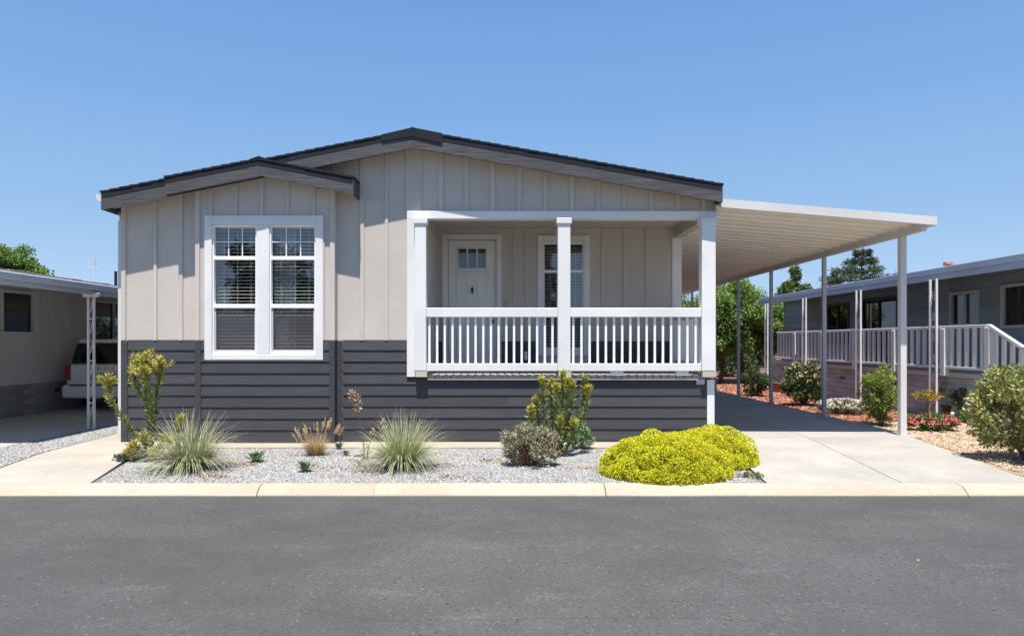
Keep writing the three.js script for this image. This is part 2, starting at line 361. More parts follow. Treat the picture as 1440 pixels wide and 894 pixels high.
// side walls, back wall, floor, ceiling: the closed shell
{
  const s = part('side_wall', slab([[DM + .121, G], [DEND, G], [DEND, under(HOUSE_L) - .02], [DM + .121, under(HOUSE_L) - .02]], DY, HOUSE_L, HOUSE_L + .12, [], true), M.panel, house);
  lapBoards(s, DM + .05, DEND, LAP0, LAPTOP, HOUSE_L, LAP, M.lap, { along: 'd', sign: -1 });
  const s2 = part('side_wall', slab([[DPB + .121, G], [DEND, G], [DEND, under(HOUSE_R) - .02], [DPB + .121, under(HOUSE_R) - .02]], DY, HOUSE_R - .12, HOUSE_R, [], true), M.panel, house);
  lapBoards(s2, DPB + .1, DEND, LAP0, LAPTOP, HOUSE_R, LAP, M.lap, { along: 'd', sign: 1 });
  part('back_wall', slab([[HOUSE_L + .121, G], [HOUSE_R - .121, G], [HOUSE_R - .121, under(HOUSE_R) - .02], [RX, under(RX) - .01], [HOUSE_L + .121, under(HOUSE_L) - .02]], XY, DEND - .12, DEND), M.panel, house);
  part('floor', bx(HOUSE_L + .121, HOUSE_R - .121, DECK - .14, DECK - .03, DM + .121, DEND - .121), M.room, house);
  part('ceiling', bx(HOUSE_L + .121, W(598, DM), 3.42, 3.45, DM + .121, DPB + .12), M.room, house);
  part('ceiling', bx(HOUSE_L + .121, HOUSE_R - .121, 3.625, 3.66, DPB + .13, DEND - .13), M.room, house);
  part('partition', bx(HOUSE_L + .121, HOUSE_R - .121, DECK - .03, 3.62, 14.6, 14.7), M.room, house);
}
// windows: two sash units with trim, muntins, glass, screen and blinds
function blinds(parent, x0, x1, y0, y1, d) {
  const list = [], pitch = .052;
  for (let y = y0 + .02; y < y1 - .02; y += pitch) { const g = new THREE.BoxGeometry(x1 - x0, .003, .046); g.rotateX(.24 + rr(-.03, .03)); g.translate((x0 + x1) / 2, y, -d); list.push(g); }
  for (const f of [.17, .5, .83]) { const x = x0 + (x1 - x0) * f; list.push(new THREE.BoxGeometry(.004, y1 - y0, .003).translate(x, (y0 + y1) / 2, -d + .026)); }
  list.push(new THREE.BoxGeometry(x1 - x0, .05, .05).translate((x0 + x1) / 2, y1 - .01, -d));
  const m = part('blind', merged(list), M.blind, parent); m.userData = { kind: 'stuff' };
}
const pane = (parent, x0, x1, y0, y1, d) => part('pane', new THREE.PlaneGeometry(x1 - x0, y1 - y0).translate((x0 + x1) / 2, (y0 + y1) / 2, -d), M.glass, parent);
// --- bay
const BPX = p => W(p, DBY), BPY = p => H(p, DBY);
const DBF = DBY - .265, BRX = W(364, DBF), BRY = H(222, DBF), BLX = W(231, DBF), BLY = H(248, DBF), BEX = W(495, DBF), BEY = H(248, DBF);
const bayTop = x => x < BRX ? BRY + (BLY - BRY) * (BRX - x) / (BRX - BLX) : BRY + (BEY - BRY) * (x - BRX) / (BEX - BRX);
{
  const a = BPX(275), b = BPX(470.5), u = x => bayTop(x) - .15;
  const hole = [[BPX(297), BPY(496)], [BPX(445), BPY(496)], [BPX(445), BPY(313)], [BPX(297), BPY(313)]];
  const w = part('bay_wall', slab([[a, G], [b, G], [b, u(b)], [BRX, u(BRX)], [a, u(a)]], XY, DBY, DBY + .118, [hole], true), M.panel, house);
  lapBoards(w, BPX(283), BPX(463), LAP0, LAPTOP, DBY, LAP, M.lap, { holes: [[BPX(288.5), BPX(454), BPY(505.5), 9]] });
  part('corner_board', rb(BPX(274.6), BPX(283), LAP0 - .02, LAPTOP, DBY - .028, DBY + .05), M.lapTrim, w);
  part('corner_board', rb(BPX(463), BPX(471), LAP0 - .02, LAPTOP, DBY - .028, DBY + .117), M.lapTrim, w);
  part('corner_board', rb(BPX(274.6), BPX(281), LAPTOP + .002, u(BPX(278)) - .01, DBY - .024, DBY + .05), M.batten, w);
  part('corner_board', rb(BPX(464), BPX(471), LAPTOP + .002, u(BPX(467)) - .01, DBY - .024, DBY + .117), M.batten, w);
  bat(w, 294, 298.5, DBY, BPY(303) + .002, u(BPX(296)) - .006);
  for (const p of [329.5, 366, 402, 439]) bat(w, p, p + 4.6, DBY, BPY(303) + .002, u(BPX(p)) - .006);
  bat(w, 453.9, 456.5, DBY, LAPTOP, BPY(303));
  part('footing', bx(BPX(275.5), BPX(470), -.05, LAP0 - .012, DBY - .012, DBY + .1), M.footing, w);
  // window
  const F = part('window', merged([
    rb(BPX(288), BPX(298.5), BPY(506), BPY(303), DBY - .032, DBY + .02), rb(BPX(444), BPX(454.5), BPY(506), BPY(303), DBY - .032, DBY + .02),
    rb(BPX(298.6), BPX(443.9), BPY(316), BPY(303.2), DBY - .031, DBY + .02), rb(BPX(298.6), BPX(443.9), BPY(505.8), BPY(498.5), DBY - .031, DBY + .02),
    rb(BPX(361), BPX(379), BPY(498.4), BPY(316.1), DBY - .028, DBY + .06)]), M.white, house);
  for (const [p0, p1] of [[298.6, 360.9], [379.1, 443.9]]) {
    const x0 = BPX(p0), x1 = BPX(p1), f = .022;
    part('frame', merged([rb(x0, x0 + f, BPY(498.4), BPY(316.1), DBY - .008, DBY + .07), rb(x1 - f, x1, BPY(498.4), BPY(316.1), DBY - .008, DBY + .07),
      rb(x0 + f, x1 - f, BPY(319), BPY(316.1), DBY - .006, DBY + .07), rb(x0 + f, x1 - f, BPY(498.4), BPY(494.2), DBY - .012, DBY + .07)]), M.vinyl, F);
    part('rail', rb(x0 + f, x1 - f, BPY(365.4), BPY(360.3), DBY - .012, DBY + .06), M.vinyl, F);
    part('rail', rb(x0 + f, x1 - f, BPY(433.2), BPY(427.5), DBY - .012, DBY + .06), M.vinyl, F);
    for (const t of [1 / 3, 2 / 3]) { const c = x0 + f + (x1 - x0 - 2 * f) * t; part('muntin', bx(c - .0065, c + .0065, BPY(360.2), BPY(319.1), DBY + .024, DBY + .034), M.vinyl, F); }
    const ym = (BPY(360.2) + BPY(319.1)) / 2; part('muntin', bx(x0 + f, x1 - f, ym - .0065, ym + .0065, DBY + .0225, DBY + .0325), M.vinyl, F);
    pane(F, x0 + f, x1 - f, BPY(360.2), BPY(319.1), DBY + .038); pane(F, x0 + f, x1 - f, BPY(427.4), BPY(365.5), DBY + .036); pane(F, x0 + f, x1 - f, BPY(494), BPY(433.3), DBY + .05);
    part('screen_frame', merged([rb(x0 + f, x0 + f + .025, BPY(494), BPY(433.3), DBY + .005, DBY + .03), rb(x1 - f - .018, x1 - f, BPY(494), BPY(433.3), DBY + .005, DBY + .03), rb(x0 + f + .025, x1 - f - .018, BPY(494), BPY(492), DBY + .006, DBY + .03)]), M.greyWhite, F);
    part('screen', bx(x0 + f + .02, x1 - f - .014, BPY(493), BPY(433.3), DBY + .0165, DBY + .0175), M.screen, F);
    blinds(F, x0 + f, x1 - f, BPY(494), BPY(316.2), DBY + .135);
  }
  part('curtain', (() => { const g = new THREE.PlaneGeometry(.34, BPY(318) - BPY(494), 60, 1); const p = g.attributes.position; for (let i = 0; i < p.count; i++) p.setZ(i, .02 * Math.sin(p.getX(i) * 90)); g.computeVertexNormals(); g.translate(BPX(393), (BPY(318) + BPY(494)) / 2, -(DBY + .26)); return g; })(), M.curtain, F);
}
// --- roof
function shingleSide(parent, x0, y0, x1, y1, d0, d1, n, mats, lift = 0) {   // courses from the eave (x0) up to the ridge (x1)
  for (let i = 0; i < n; i++) {
    const t0 = i / n, t1 = Math.min(1, (i + 1.25) / n), a = x0 + (x1 - x0) * t0, b = x0 + (x1 - x0) * t1, ya = y0 + (y1 - y0) * t0, yb = y0 + (y1 - y0) * t1;
    const j = rr(-.004, .002);
    part('shingle_course', slab([[a, ya - .02], [a, ya + .008], [b, yb - .004], [b, yb - .026]], XY, d0 + j, d1), mats[(i * 7 + 3) % 3], parent);
  }
}
{
  const deckP = [[EL, ELY - .14], [RX, RY - .14], [ER, ERY - .14], [ER, ERY - .022], [RX, RY - .022], [EL, ELY - .022]];
  const rf = part('roof', slab(deckP, XY, DM - .012, DEND + .3), M.soffit, house);
  part('soffit', slab([[EL + .02, ELY - .20], [RX, RY - .185], [ER - .02, ERY - .20], [ER - .02, ERY - .141], [RX, RY - .141], [EL + .02, ELY - .141]], XY, DF + .035, DM - .026), M.soffit, rf);
  part('roof_edge', slab([[EL, ELY - .10], [RX, RY - .10], [ER, ERY - .10], [ER, ERY - .021], [RX, RY - .021], [EL, ELY - .021]], XY, DF - .004, DM - .013), M.shingle[0], rf);
  const fb = (x0, y0, x1, y1, d, h = .165, top = .10) => slab([[x0, y0 - top - h], [x1, y1 - top - h], [x1, y1 - top], [x0, y0 - top]], XY, d, d + .032);
  part('fascia', fb(EL, ELY, RX - .001, RY, DF, .17), M.fascia, rf);
  part('fascia', fb(RX + .001, RY, ER, ERY, DF, .165), M.fascia, rf);
  // drip edge cap that dips beside the ridge
  part('ridge_cap', slab([[RX - .45, roofTop(RX - .45) + .008], [RX, RY + .022], [W(622, DF), roofTop(W(622, DF)) + .014], [W(622, DF), roofTop(W(622, DF)) - .135], [RX, RY - .104], [RX - .45, roofTop(RX - .45) - .09]], XY, DF - .018, DF - .006), M.shingle[2], rf);
  part('ridge_cap', slab([[RX - .16, roofTop(RX - .16) + .004], [RX, RY + .03], [RX + .16, roofTop(RX + .16) + .004], [RX, RY + .004]], XY, DF - .01, DEND + .3), M.shingle[1], rf);
  part('eave_board', bx(EL - .018, EL - .001, ELY - .27, ELY - .02, DF, DEND + .3), M.fascia, rf);
  part('eave_board', bx(ER + .001, ER + .018, ERY - .265, ERY - .02, DF, DEND + .3), M.fascia, rf);
  shingleSide(rf, EL - .03, ELY - .004, RX, RY, DF - .012, DEND + .31, 32, M.shingle);
  shingleSide(rf, ER + .03, ERY - .004, RX, RY, DF - .012, DEND + .31, 32, M.shingle);
  // bay roof: a small gable lying on the left slope and passing in front of the wall on its right
  const bp = [[BLX, BLY - .10], [BRX, BRY - .10], [BRX, BRY - .02], [BLX, BLY - .02]], bq = [[BRX, BRY - .10], [BEX, BEY - .10], [BEX, BEY - .02], [BRX, BRY - .02]];
  const br = part('bay_roof', slab(bp, XY, DBF - .004, DM + .1), M.shingle[0], house);
  part('roof_edge', slab(bq, XY, DBF - .004, DM - .001), M.shingle[0], br);
  part('soffit', slab([[BLX, BLY - .2], [BRX, BRY - .19], [BEX - .02, BEY - .2], [BEX - .02, BEY - .101], [BRX, BRY - .101], [BLX, BLY - .101]], XY, DBF + .035, DBY - .026), M.soffit, br);
  part('soffit', slab([[BPX(471.5), bayTop(BPX(471.5)) - .2], [BEX - .02, BEY - .2], [BEX - .02, BEY - .101], [BPX(471.5), bayTop(BPX(471.5)) - .101]], XY, DBY - .025, DM - .001), M.soffit, br);
  part('fascia', fb(BLX, BLY, BRX - .001, BRY, DBF, .165), M.fascia, br);
  part('fascia', fb(BRX + .001, BRY, BEX, BEY, DBF, .15), M.fascia, br);
  part('eave_board', bx(BEX + .001, BEX + .02, BEY - .26, BEY - .02, DBF, DM - .002), M.fascia, br);
  shingleSide(br, BLX - .01, BLY, BRX, BRY, DBF - .014, DM + .1, 10, M.shingle);
  shingleSide(br, BEX + .03, BEY - .004, BRX, BRY, DBF - .014, DM - .002, 10, M.shingle);
  part('ridge_cap', slab([[BRX - .14, bayTop(BRX - .14) + .004], [BRX, BRY + .026], [BRX + .14, bayTop(BRX + .14) + .004], [BRX, BRY + .003]], XY, DBF - .018, DM), M.shingle[1], br);
}
{ // gutter and downpipe on the left eave
  const gx = EL - .02, gy = ELY - .04, prof = [[gx - .105, gy], [gx - .10, gy - .05], [gx - .07, gy - .095], [gx, gy - .10], [gx, gy - .006], [gx - .006, gy - .006], [gx - .008, gy - .09], [gx - .066, gy - .086], [gx - .094, gy - .046], [gx - .098, gy]];
  const gt = part('gutter', slab(prof, XY, DF + .06, DEND), M.metalWhite, house);
  part('end_cap', slab([[gx - .105, gy], [gx - .10, gy - .05], [gx - .07, gy - .095], [gx, gy - .10], [gx, gy]], XY, DF + .052, DF + .0595), M.metalWhite, gt);
  const x = HOUSE_L - .055;
  part('downpipe', merged([tube([[gx - .05, gy - .09, -(DM + .16)], [gx - .05, gy - .14, -(DM + .16)], [x, gy - .26, -(DM + .1)], [x, gy - .36, -(DM + .09)]], .03, 20, 8), rb(x - .03, x + .03, G + .1, gy - .33, DM + .055, DM + .125, .008)]), M.metalWhite, gt);
}
// --- porch
const DP = 10.16;
{
  const bm = part('porch_beam', rb(W(572, DP), HOUSE_R + .012, BEAM0, BEAM1, DM - .045, DM + .14), M.white, house);
  part('side_beam', rb(HOUSE_R - .14, HOUSE_R, BEAM0 + .002, 3.64, DM + .142, DPB - .002), M.soffit, bm);
  part('porch_ceiling', bx(W(590, DM), HOUSE_R - .141, 3.615, 3.65, DM + .122, DPB + .12), M.soffit, bm);
  part('corner_trim', rb(W(572, DP), W(583.5, DP), H(530, DP), BEAM0 - .001, DM - .045, DM + .1), M.white, bm);
  // left end wall of the porch
  const ew = part('porch_end_wall', slab([[DM + .121, DECK - .03], [DPB - .001, DECK - .03], [DPB - .001, 3.613], [DM + .121, 3.613]], DY, W(584, DM), W(598, DM), [], true), M.panel, house);
  for (const d of [10.75, 11.2, 11.65]) part('batten', rb(W(598, DM) + .0005, W(598, DM) + .019, LAPTOP, 3.61, d, d + .06, .004, true), M.batten, ew);
  // posts
  for (const [a, b, cap] of [[584, 600, 1], [784, 801.5, 1], [985, 1004.5, 1]]) {
    const p = part('porch_post', rb(W(a, DP), W(b, DP), H(521, DP), BEAM0 - .001, DP - .085, DP + .09, .008), M.white, house);
    const cx0 = W(a - 1.8, DP), cx1 = W(b + 1.8, DP);
    part('post_cap', rb(cx0, cx1, BEAM0 - .085, BEAM0 - .002, DP - .105, DP + .11, .006), M.white, p);
    part('post_base', rb(W(a + 1, DP), W(b + 1, DP), DECK - .022, H(521, DP) - .001, DP - .08, DP + .085, .004), M.soffit, p);
  }
  // railings: rails, balusters
  const balGeo = boxUV(new RoundedBoxGeometry(.034, H(446, DP) - H(511, DP), .034, 1, .004));
  for (const [a, b] of [[600, 784], [801.5, 985]]) {
    const x0 = W(a, DP) + .001, x1 = W(b, DP) - .001;
    const r = part('railing', rb(x0, x1, H(446, DP), H(433, DP), DP - .065, DP + .045, .008), M.white, house);
    part('bottom_rail', rb(x0, x1, H(521.5, DP), H(511, DP), DP - .06, DP + .04, .008), M.white, r);
    const n = a < 700 ? 17 : 16;
    for (let i = 0; i < n; i++) { const t = a < 700 ? (i + .25) / n : (i + .3) / n; piece('baluster', balGeo, M.vinyl, r, x0 + (x1 - x0) * t + .012, (H(446, DP) + H(511, DP)) / 2, -(DP - .005)); }
    for (const t of (a < 700 ? [] : [.31, .81])) part('block', rb(x0 + (x1 - x0) * t, x0 + (x1 - x0) * t + .19, DECK + .001, H(521.5, DP) - .001, DP - .04, DP + .02), M.white, r);
  }
  { // side railing along the carport
    const r = part('railing', rb(HOUSE_R - .13, HOUSE_R - .03, H(446, DP), H(433, DP) - .002, DP + .095, DPB - .06, .008), M.white, house);
    part('bottom_rail', rb(HOUSE_R - .125, HOUSE_R - .035, H(521.5, DP), H(511, DP), DP + .095, DPB - .06, .008), M.white, r);
    for (let d = DP + .2; d < DPB - .1; d += .118) piece('baluster', balGeo, M.vinyl, r, HOUSE_R - .08, (H(446, DP) + H(511, DP)) / 2, -d);
  }
  // deck boards running front to back
  const dk = part('deck', bx(W(585, DM), HOUSE_R - .01, DECK - .14, DECK - .042, DM + .101, DPB), M.deck, house);
  const x0 = W(600, 10.05), n = 37, wd = (HOUSE_R - x0) / n;
  for (let i = 0; i < n; i++) part('deck_board', rb(x0 + i * wd + .0001, x0 + (i + 1) * wd - .012, DECK - .04, DECK - .004 + rr(-.001, .001), DM - .062, DPB - .01, .004, true), M.deck, dk);
  part('deck_edge', rb(W(600, 10.05), W(985, 10.05), DECK - .068, DECK - .043, DM - .058, DM - .029, .004), M.soffit, dk);
  part('deck_edge', rb(W(572, 10.05), W(1004, 10.05), DECK - .072, DECK - .045, DM - .028, DM + .1, .004), M.lapTrim, dk);
}
// --- wall at the back of the porch, with door and window
const QX = p => W(p, DPB), QY = p => H(p, DPB);
{
  const left = W(584, DM), right = HOUSE_R;
  const doorHole = [[QX(630), DECK], [QX(698), DECK], [QX(698), QY(337)], [QX(630), QY(337)]];
  const winHole = [[QX(763), QY(493)], [QX(822), QY(493)], [QX(822), QY(339)], [QX(763), QY(339)]];
  const w = part('porch_wall', slab([[left, G], [right, G], [right, 3.614], [left, 3.614]], XY, DPB, DPB + .12, [[...doorHole], [...winHole]], true), M.panel, house);
  lapBoards(w, W(598, DM) + .02, QX(622), DECK + .0, LAPTOP, DPB, LAP, M.lap); lapBoards(w, QX(705), QX(757), DECK + .0, LAPTOP, DPB, LAP, M.lap); lapBoards(w, QX(829), QX(945), DECK + .0, LAPTOP, DPB, LAP, M.lap);
  for (const p of [848, 879.5, 910]) bat(w, p - 2.2, p + 2.2, DPB, LAPTOP, 3.61);
  for (const p of [724, 741]) bat(w, p - 2.4, p + 2.4, DPB, LAPTOP, 3.61);
  for (const p of [633, 660, 695]) bat(w, p - 2.4, p + 2.4, DPB, QY(329) + .002, 3.61);
  for (const p of [783, 811]) bat(w, p - 2.4, p + 2.4, DPB, QY(331) + .002, 3.61);
  part('corner_trim', rb(QX(945.2), right + .012, DECK - .03, 3.612, DPB - .022, DPB + .1), M.white, w);
  // small fittings on the wall
  part('doorbell', rb(QX(711), QX(714), QY(431.5), QY(424), DPB - .02, DPB - .001), M.brass, w);
  part('outlet_cover', rb(QX(737.5), QX(741.5), QY(506), QY(494), DPB - .045, DPB - .022), M.vinyl, w);
  // door
  const D = part('door', rb(QX(630.3), QX(697.7), DECK + .012, QY(337.2), DPB + .03, DPB + .075, .004), M.door, house);
  part('door_trim', merged([rb(QX(622), QX(630), DECK, QY(329), DPB - .026, DPB + .03), rb(QX(698), QX(705.3), DECK, QY(329), DPB - .026, DPB + .03), rb(QX(630.1), QX(697.9), QY(337), QY(329.2), DPB - .025, DPB + .03), rb(QX(630.1), QX(697.9), DECK, DECK + .01, DPB - .06, DPB + .03)]), M.white, D);
  const f0 = DPB + .028;
  part('lite_frame', merged([rb(QX(642.5), QX(685), QY(349.5), QY(347.5), f0 - .018, f0), rb(QX(642.5), QX(685), QY(379), QY(377), f0 - .018, f0), ...[642.5, 656.3, 669.8, 683].map(p => rb(QX(p), QX(p + 2), QY(377.2), QY(349.4), f0 - .0175, f0))]), M.door, D);
  const dg = new THREE.MeshPhysicalMaterial({ color: lin(.04, .045, .05), roughness: .02, metalness: 0, ior: 1.9, specularIntensity: 1 });
  for (const p of [644.6, 658.4, 671.9]) part('pane', bx(QX(p), QX(p + 11.2), QY(377.1), QY(349.6), f0 - .008, f0 - .001), dg, D);
  part('door_shelf', rb(QX(639.5), QX(688), QY(384.5), QY(382.5), f0 - .04, f0 + .001, .003), M.door, D);
  for (const p of [641, 655, 668.5, 683]) part('dentil', rb(QX(p), QX(p + 3), QY(388), QY(384.6), f0 - .024, f0 + .001, .002), M.door, D);
  for (const [a, b] of [[642, 658], [672, 686]]) part('door_panel', merged([rb(QX(a), QX(a) + .018, DECK + .25, QY(389.5), f0 - .009, f0 + .001), rb(QX(b) - .018, QX(b), DECK + .25, QY(389.5), f0 - .009, f0 + .001), rb(QX(a) + .018, QX(b) - .018, QY(391), QY(389.5), f0 - .009, f0 + .001), rb(QX(a) + .018, QX(b) - .018, DECK + .25, DECK + .27, f0 - .009, f0 + .001)]), M.door, D);
  const kx = QX(664), ky = QY(408), s = .03;
  part('knocker', slab([[kx, ky + .07], [kx - .012, ky + .035], [kx - s, ky + .01], [kx - .012, ky - .02], [kx - .014, ky - .05], [kx, ky - .07], [kx + .014, ky - .05], [kx + .012, ky - .02], [kx + s, ky + .01], [kx + .012, ky + .035]], XY, f0 - .022, f0 - .001), M.black, D);
  part('door_handle', merged([new THREE.SphereGeometry(.032, 12, 8).translate(QX(692.5), QY(452), -(f0 - .05)), new THREE.CylinderGeometry(.012, .012, .05, 8).rotateX(Math.PI / 2).translate(QX(692.5), QY(452), -(f0 - .02)), new THREE.CylinderGeometry(.03, .03, .012, 12).rotateX(Math.PI / 2).translate(QX(692.5), QY(440), -(f0 - .004))]), M.black, D);
  // window
  const F = part('window', merged([rb(QX(756), QX(764), QY(500), QY(331), DPB - .028, DPB + .02), rb(QX(821), QX(829.5), QY(500), QY(331), DPB - .028, DPB + .02), rb(QX(764.1), QX(820.9), QY(340), QY(331.2), DPB - .027, DPB + .02), rb(QX(764.1), QX(820.9), QY(500), QY(492), DPB - .027, DPB + .02)]), M.white, house);
  const x0 = QX(764.1), x1 = QX(820.9), f = .022;
  part('frame', merged([rb(x0, x0 + f, QY(491.9), QY(340.1), DPB - .006, DPB + .07), rb(x1 - f, x1, QY(491.9), QY(340.1), DPB - .006, DPB + .07), rb(x0 + f, x1 - f, QY(343), QY(340.1), DPB - .004, DPB + .07), rb(x0 + f, x1 - f, QY(491.9), QY(489), DPB - .004, DPB + .07)]), M.vinyl, F);
  part('rail', rb(x0 + f, x1 - f, QY(383.5), QY(379.5), DPB - .006, DPB + .05), M.vinyl, F);
  part('rail', rb(x0 + f, x1 - f, QY(438), QY(434), DPB - .006, DPB + .05), M.vinyl, F);
  pane(F, x0 + f, x1 - f, QY(379.4), QY(343.1), DPB + .03); pane(F, x0 + f, x1 - f, QY(433.9), QY(383.6), DPB + .03); pane(F, x0 + f, x1 - f, QY(488.9), QY(438.1), DPB + .045);
  blinds(F, x0 + f, x1 - f, QY(489), QY(340), DPB + .135);
}

// ---------------------------------------------------------------- carport
{
  const C0 = 10.02, C1 = 24.4, XL = HOUSE_R + .03, XR = 6.32;
  const c = thing('carport', 'cream metal carport with ribbed ceiling on slim white posts beside the taupe house', 'carport', [4.7, DR, -17]);
  const yl = H(279.5, C0), yr = H(304.5, C0), top = x => yl + (yr - yl) * (x - XL) / (XR - XL);   // roof falls away from the house
  const shape = (a, b, ya, yb, h0, h1) => slab([[a, ya - h1], [b, yb - h1], [b, yb - h0], [a, ya - h0]], XY, C0 - .028, C0 - .001);
  part('fascia', shape(XL, XR + .05, top(XL), top(XR + .05), 0, .125), M.metalWhite, c);
  part('fascia_lip', slab([[XL, top(XL) - .125], [XR + .05, top(XR + .05) - .125], [XR + .05, top(XR + .05) - .113], [XL, top(XL) - .113]], XY, C0, C0 + .03), M.metalWhite, c);
  // roof pans: each a folded tray with two ribs, running from the house to the beam
  const pw = .305, np = Math.floor((C1 - C0) / pw);
  for (let i = 0; i < np; i++) {
    const d0 = C0 + .002 + i * pw, yc = x => top(x) - .105;
    const prof = [[0, 0], [.040, 0], [.048, .030], [.292, .030], [.301, .004], [.303, .004], [.295, .033], [.045, .033], [.038, .003], [.003, .003], [0, .003]];
    const g = slab(prof, (u, v, w) => [XL + w * (XR - XL), top(XL + w * (XR - XL)) - .108 + v, -(d0 + u)], 0, 1);
    part('roof_pan', g, M.pan[(i * 5 + 1) % 3], c);
  }
  part('roof_skin', slab([[XL, top(XL) - .072], [XR, top(XR) - .072], [XR, top(XR) - .066], [XL, top(XL) - .066]], XY, C0 + .002, C1), M.metalWhite, c);
  const by = top(6.2) - .11;
  part('beam', rb(6.18, 6.26, by - .10, by - .001, C0 + .04, C1, .006), M.metalWhite, c);
  part('gutter', slab([[XR, top(XR) - .125], [XR + .05, top(XR + .05) - .125], [XR + .05, top(XR + .05) - .002], [XR + .044, top(XR + .05) - .002], [XR + .044, top(XR + .05) - .117], [XR, top(XR) - .117]], XY, C0 + .001, C1), M.metalWhite, c);
  part('ledger', bx(XL - .025, XL - .002, top(XL) - .2, top(XL) - .05, C0 + .12, C1), M.metalWhite, c);
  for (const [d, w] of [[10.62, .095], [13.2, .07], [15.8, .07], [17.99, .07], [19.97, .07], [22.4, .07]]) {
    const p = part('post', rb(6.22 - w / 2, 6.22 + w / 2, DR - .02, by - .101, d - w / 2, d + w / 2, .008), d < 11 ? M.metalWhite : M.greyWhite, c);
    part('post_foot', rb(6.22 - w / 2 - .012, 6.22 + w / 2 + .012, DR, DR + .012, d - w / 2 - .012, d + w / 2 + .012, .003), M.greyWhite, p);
  }
}
// ---------------------------------------------------------------- neighbour on the left
M.greySide = std([.78, .765, .76], { map: tPaint, bumpMap: tGrainB, bumpScale: .002, roughness: .8 });
M.greyBlock = [.9, 1, 1.1].map(k => std([.40 * k, .40 * k, .41 * k], { map: tConc, roughness: .9 }));
M.blueWhite = std([.55, .60, .68], { map: tPaint, roughness: .5 });
M.creamTrim = std([.84, .82, .76], { map: tPaint, roughness: .6 });
M.darkGlass = new THREE.MeshPhysicalMaterial({ color: lin(.012, .013, .014), roughness: .03, ior: 1.7 });
M.roofOld = std([.34, .31, .29], { map: tConc, roughness: .95 });
{
  const WX = -9.9, EX = -7.05, hs = thing('neighbour_house', 'low grey house with pale blue eave over a shaded drive where a van stands', 'house', [-13, G, -15]);
  const hole = (a, b, y0, y1) => [[a, y0], [b, y0], [b, y1], [a, y1]];
  const w1 = [12.6, 14.35, 1.80, 2.58], w2 = [16.5, 18.2, .95, 2.56];
  const wall = part('wall', slab([[9.4, G], [26, G], [26, 2.72], [9.4, 2.72]], DY, WX - .1, WX, [hole(...w1), hole(...w2)], true), M.greySide, hs);
  part('end_wall', bx(-20, WX - .101, G, 2.72, 25.9, 26), M.greySide, hs);
  part('end_wall', bx(-20, WX - .101, G, 2.72, 9.4, 9.5), M.greySide, hs);
  for (let d = 9.5; d < 25.8; d += .205) if (!(d > 12.5 && d < 14.4) && !(d > 16.4 && d < 18.3)) part('groove_strip', bx(WX - .001, WX + .006, .735, 2.7, d, d + .198, true), M.greySide, wall);
  // block skirting
  for (let k = 0; k < 6; k++) for (let d = 11.2 + (k % 2) * .2, i = 0; d < 17.8; d += .405, i++) part('skirt_block', rb(WX + .001, WX + .045, G + k * .105 + .003, G + k * .105 + .102, d, d + .4, .006), M.greyBlock[(i * 2 + k * 3) % 3], wall);
  part('vent', merged([0, .06, .12].map(o => bx(WX + .045, WX + .05, .50, .57, 15.0 + o, 15.045 + o))), M.black, wall);
  part('skirt', bx(WX + .001, WX + .035, G, .718, 9.4, 26), M.greyBlock[0], wall);
  for (const [d0, d1, y0, y1, nm] of [[...w1, 'window'], [...w2, 'window']]) {
    const t = .07, F = part(nm, merged([rb(WX + .001, WX + .05, y0 - .06, y1 + .06, d0 - t, d0), rb(WX + .001, WX + .05, y0 - .06, y1 + .06, d1, d1 + t), rb(WX + .001, WX + .049, y1, y1 + .06, d0, d1), rb(WX + .001, WX + .07, y0 - .06, y0, d0, d1)]), M.creamTrim, hs);
    const mid = (d0 + d1) / 2; part('mullion', rb(WX - .03, WX + .03, y0, y1, mid - .02, mid + .02), M.creamTrim, F);
    part('pane', bx(WX - .03, WX - .025, y0, y1, d0, mid - .02), M.darkGlass, F); part('pane', bx(WX - .035, WX - .03, y0, y1, mid + .02, d1), M.darkGlass, F);
  }
  // roof: sloping canopy over the drive, fascia and gutter
  const rf = part('roof', slab([[-20, 2.95], [WX, 2.80], [EX, 2.52], [EX, 2.60], [-13, 3.15], [-20, 3.0]], XY, 9.35, 26.6), M.roofOld, hs);
  part('soffit', slab([[WX - .1, 2.725], [EX + .01, 2.43], [EX + .01, 2.50], [WX - .1, 2.78]], XY, 9.37, 26.5), M.creamTrim, rf);
  part('fascia', rb(EX + .012, EX + .04, 2.40, 2.57, 9.35, 26.6, .008), M.blueWhite, rf);
  part('gutter', rb(EX + .041, EX + .11, 2.48, 2.585, 9.35, 26.6, .02), M.blueWhite, rf);
  for (let i = 0; i < 61; i++) { const d = 9.4 + i * .28; part('roof_tile', rb(EX - .45, EX + .05, 2.585 + rr(0, .012), 2.615 + rr(0, .012), d, d + .27, .008), M.roofOld, rf); }
  part('vent_pipe', new THREE.CylinderGeometry(.03, .03, .35, 10).translate(-8.4, 2.95, -14.8), M.black, rf);
  // openwork post
  const px = -7.06, d = 11.7, p = part('post', merged([rb(px - .066, px - .03, G, 2.43, d - .018, d + .018, .004), rb(px + .03, px + .066, G, 2.43, d - .018, d + .018, .004)]), M.metalWhite, hs);
  part('post_bracket', rb(px - .13, px + .13, 2.36, 2.44, d - .05, d + .05, .02), M.metalWhite, p);
  for (let i = 0, y = .3; y < 2.2; y += .36, i++) part('lattice_bar', tube([[px - .035, y, -d], [px - .01, y + .04, -d], [px + .012, y + .16, -d], [px + .033, y + .22, -d]], .009, 10, 6), M.metalWhite, p);
  for (let y = .55; y < 2.3; y += .72) part('lattice_bar', rb(px - .031, px + .031, y - .012, y + .012, d - .01, d + .01, .004), M.metalWhite, p);
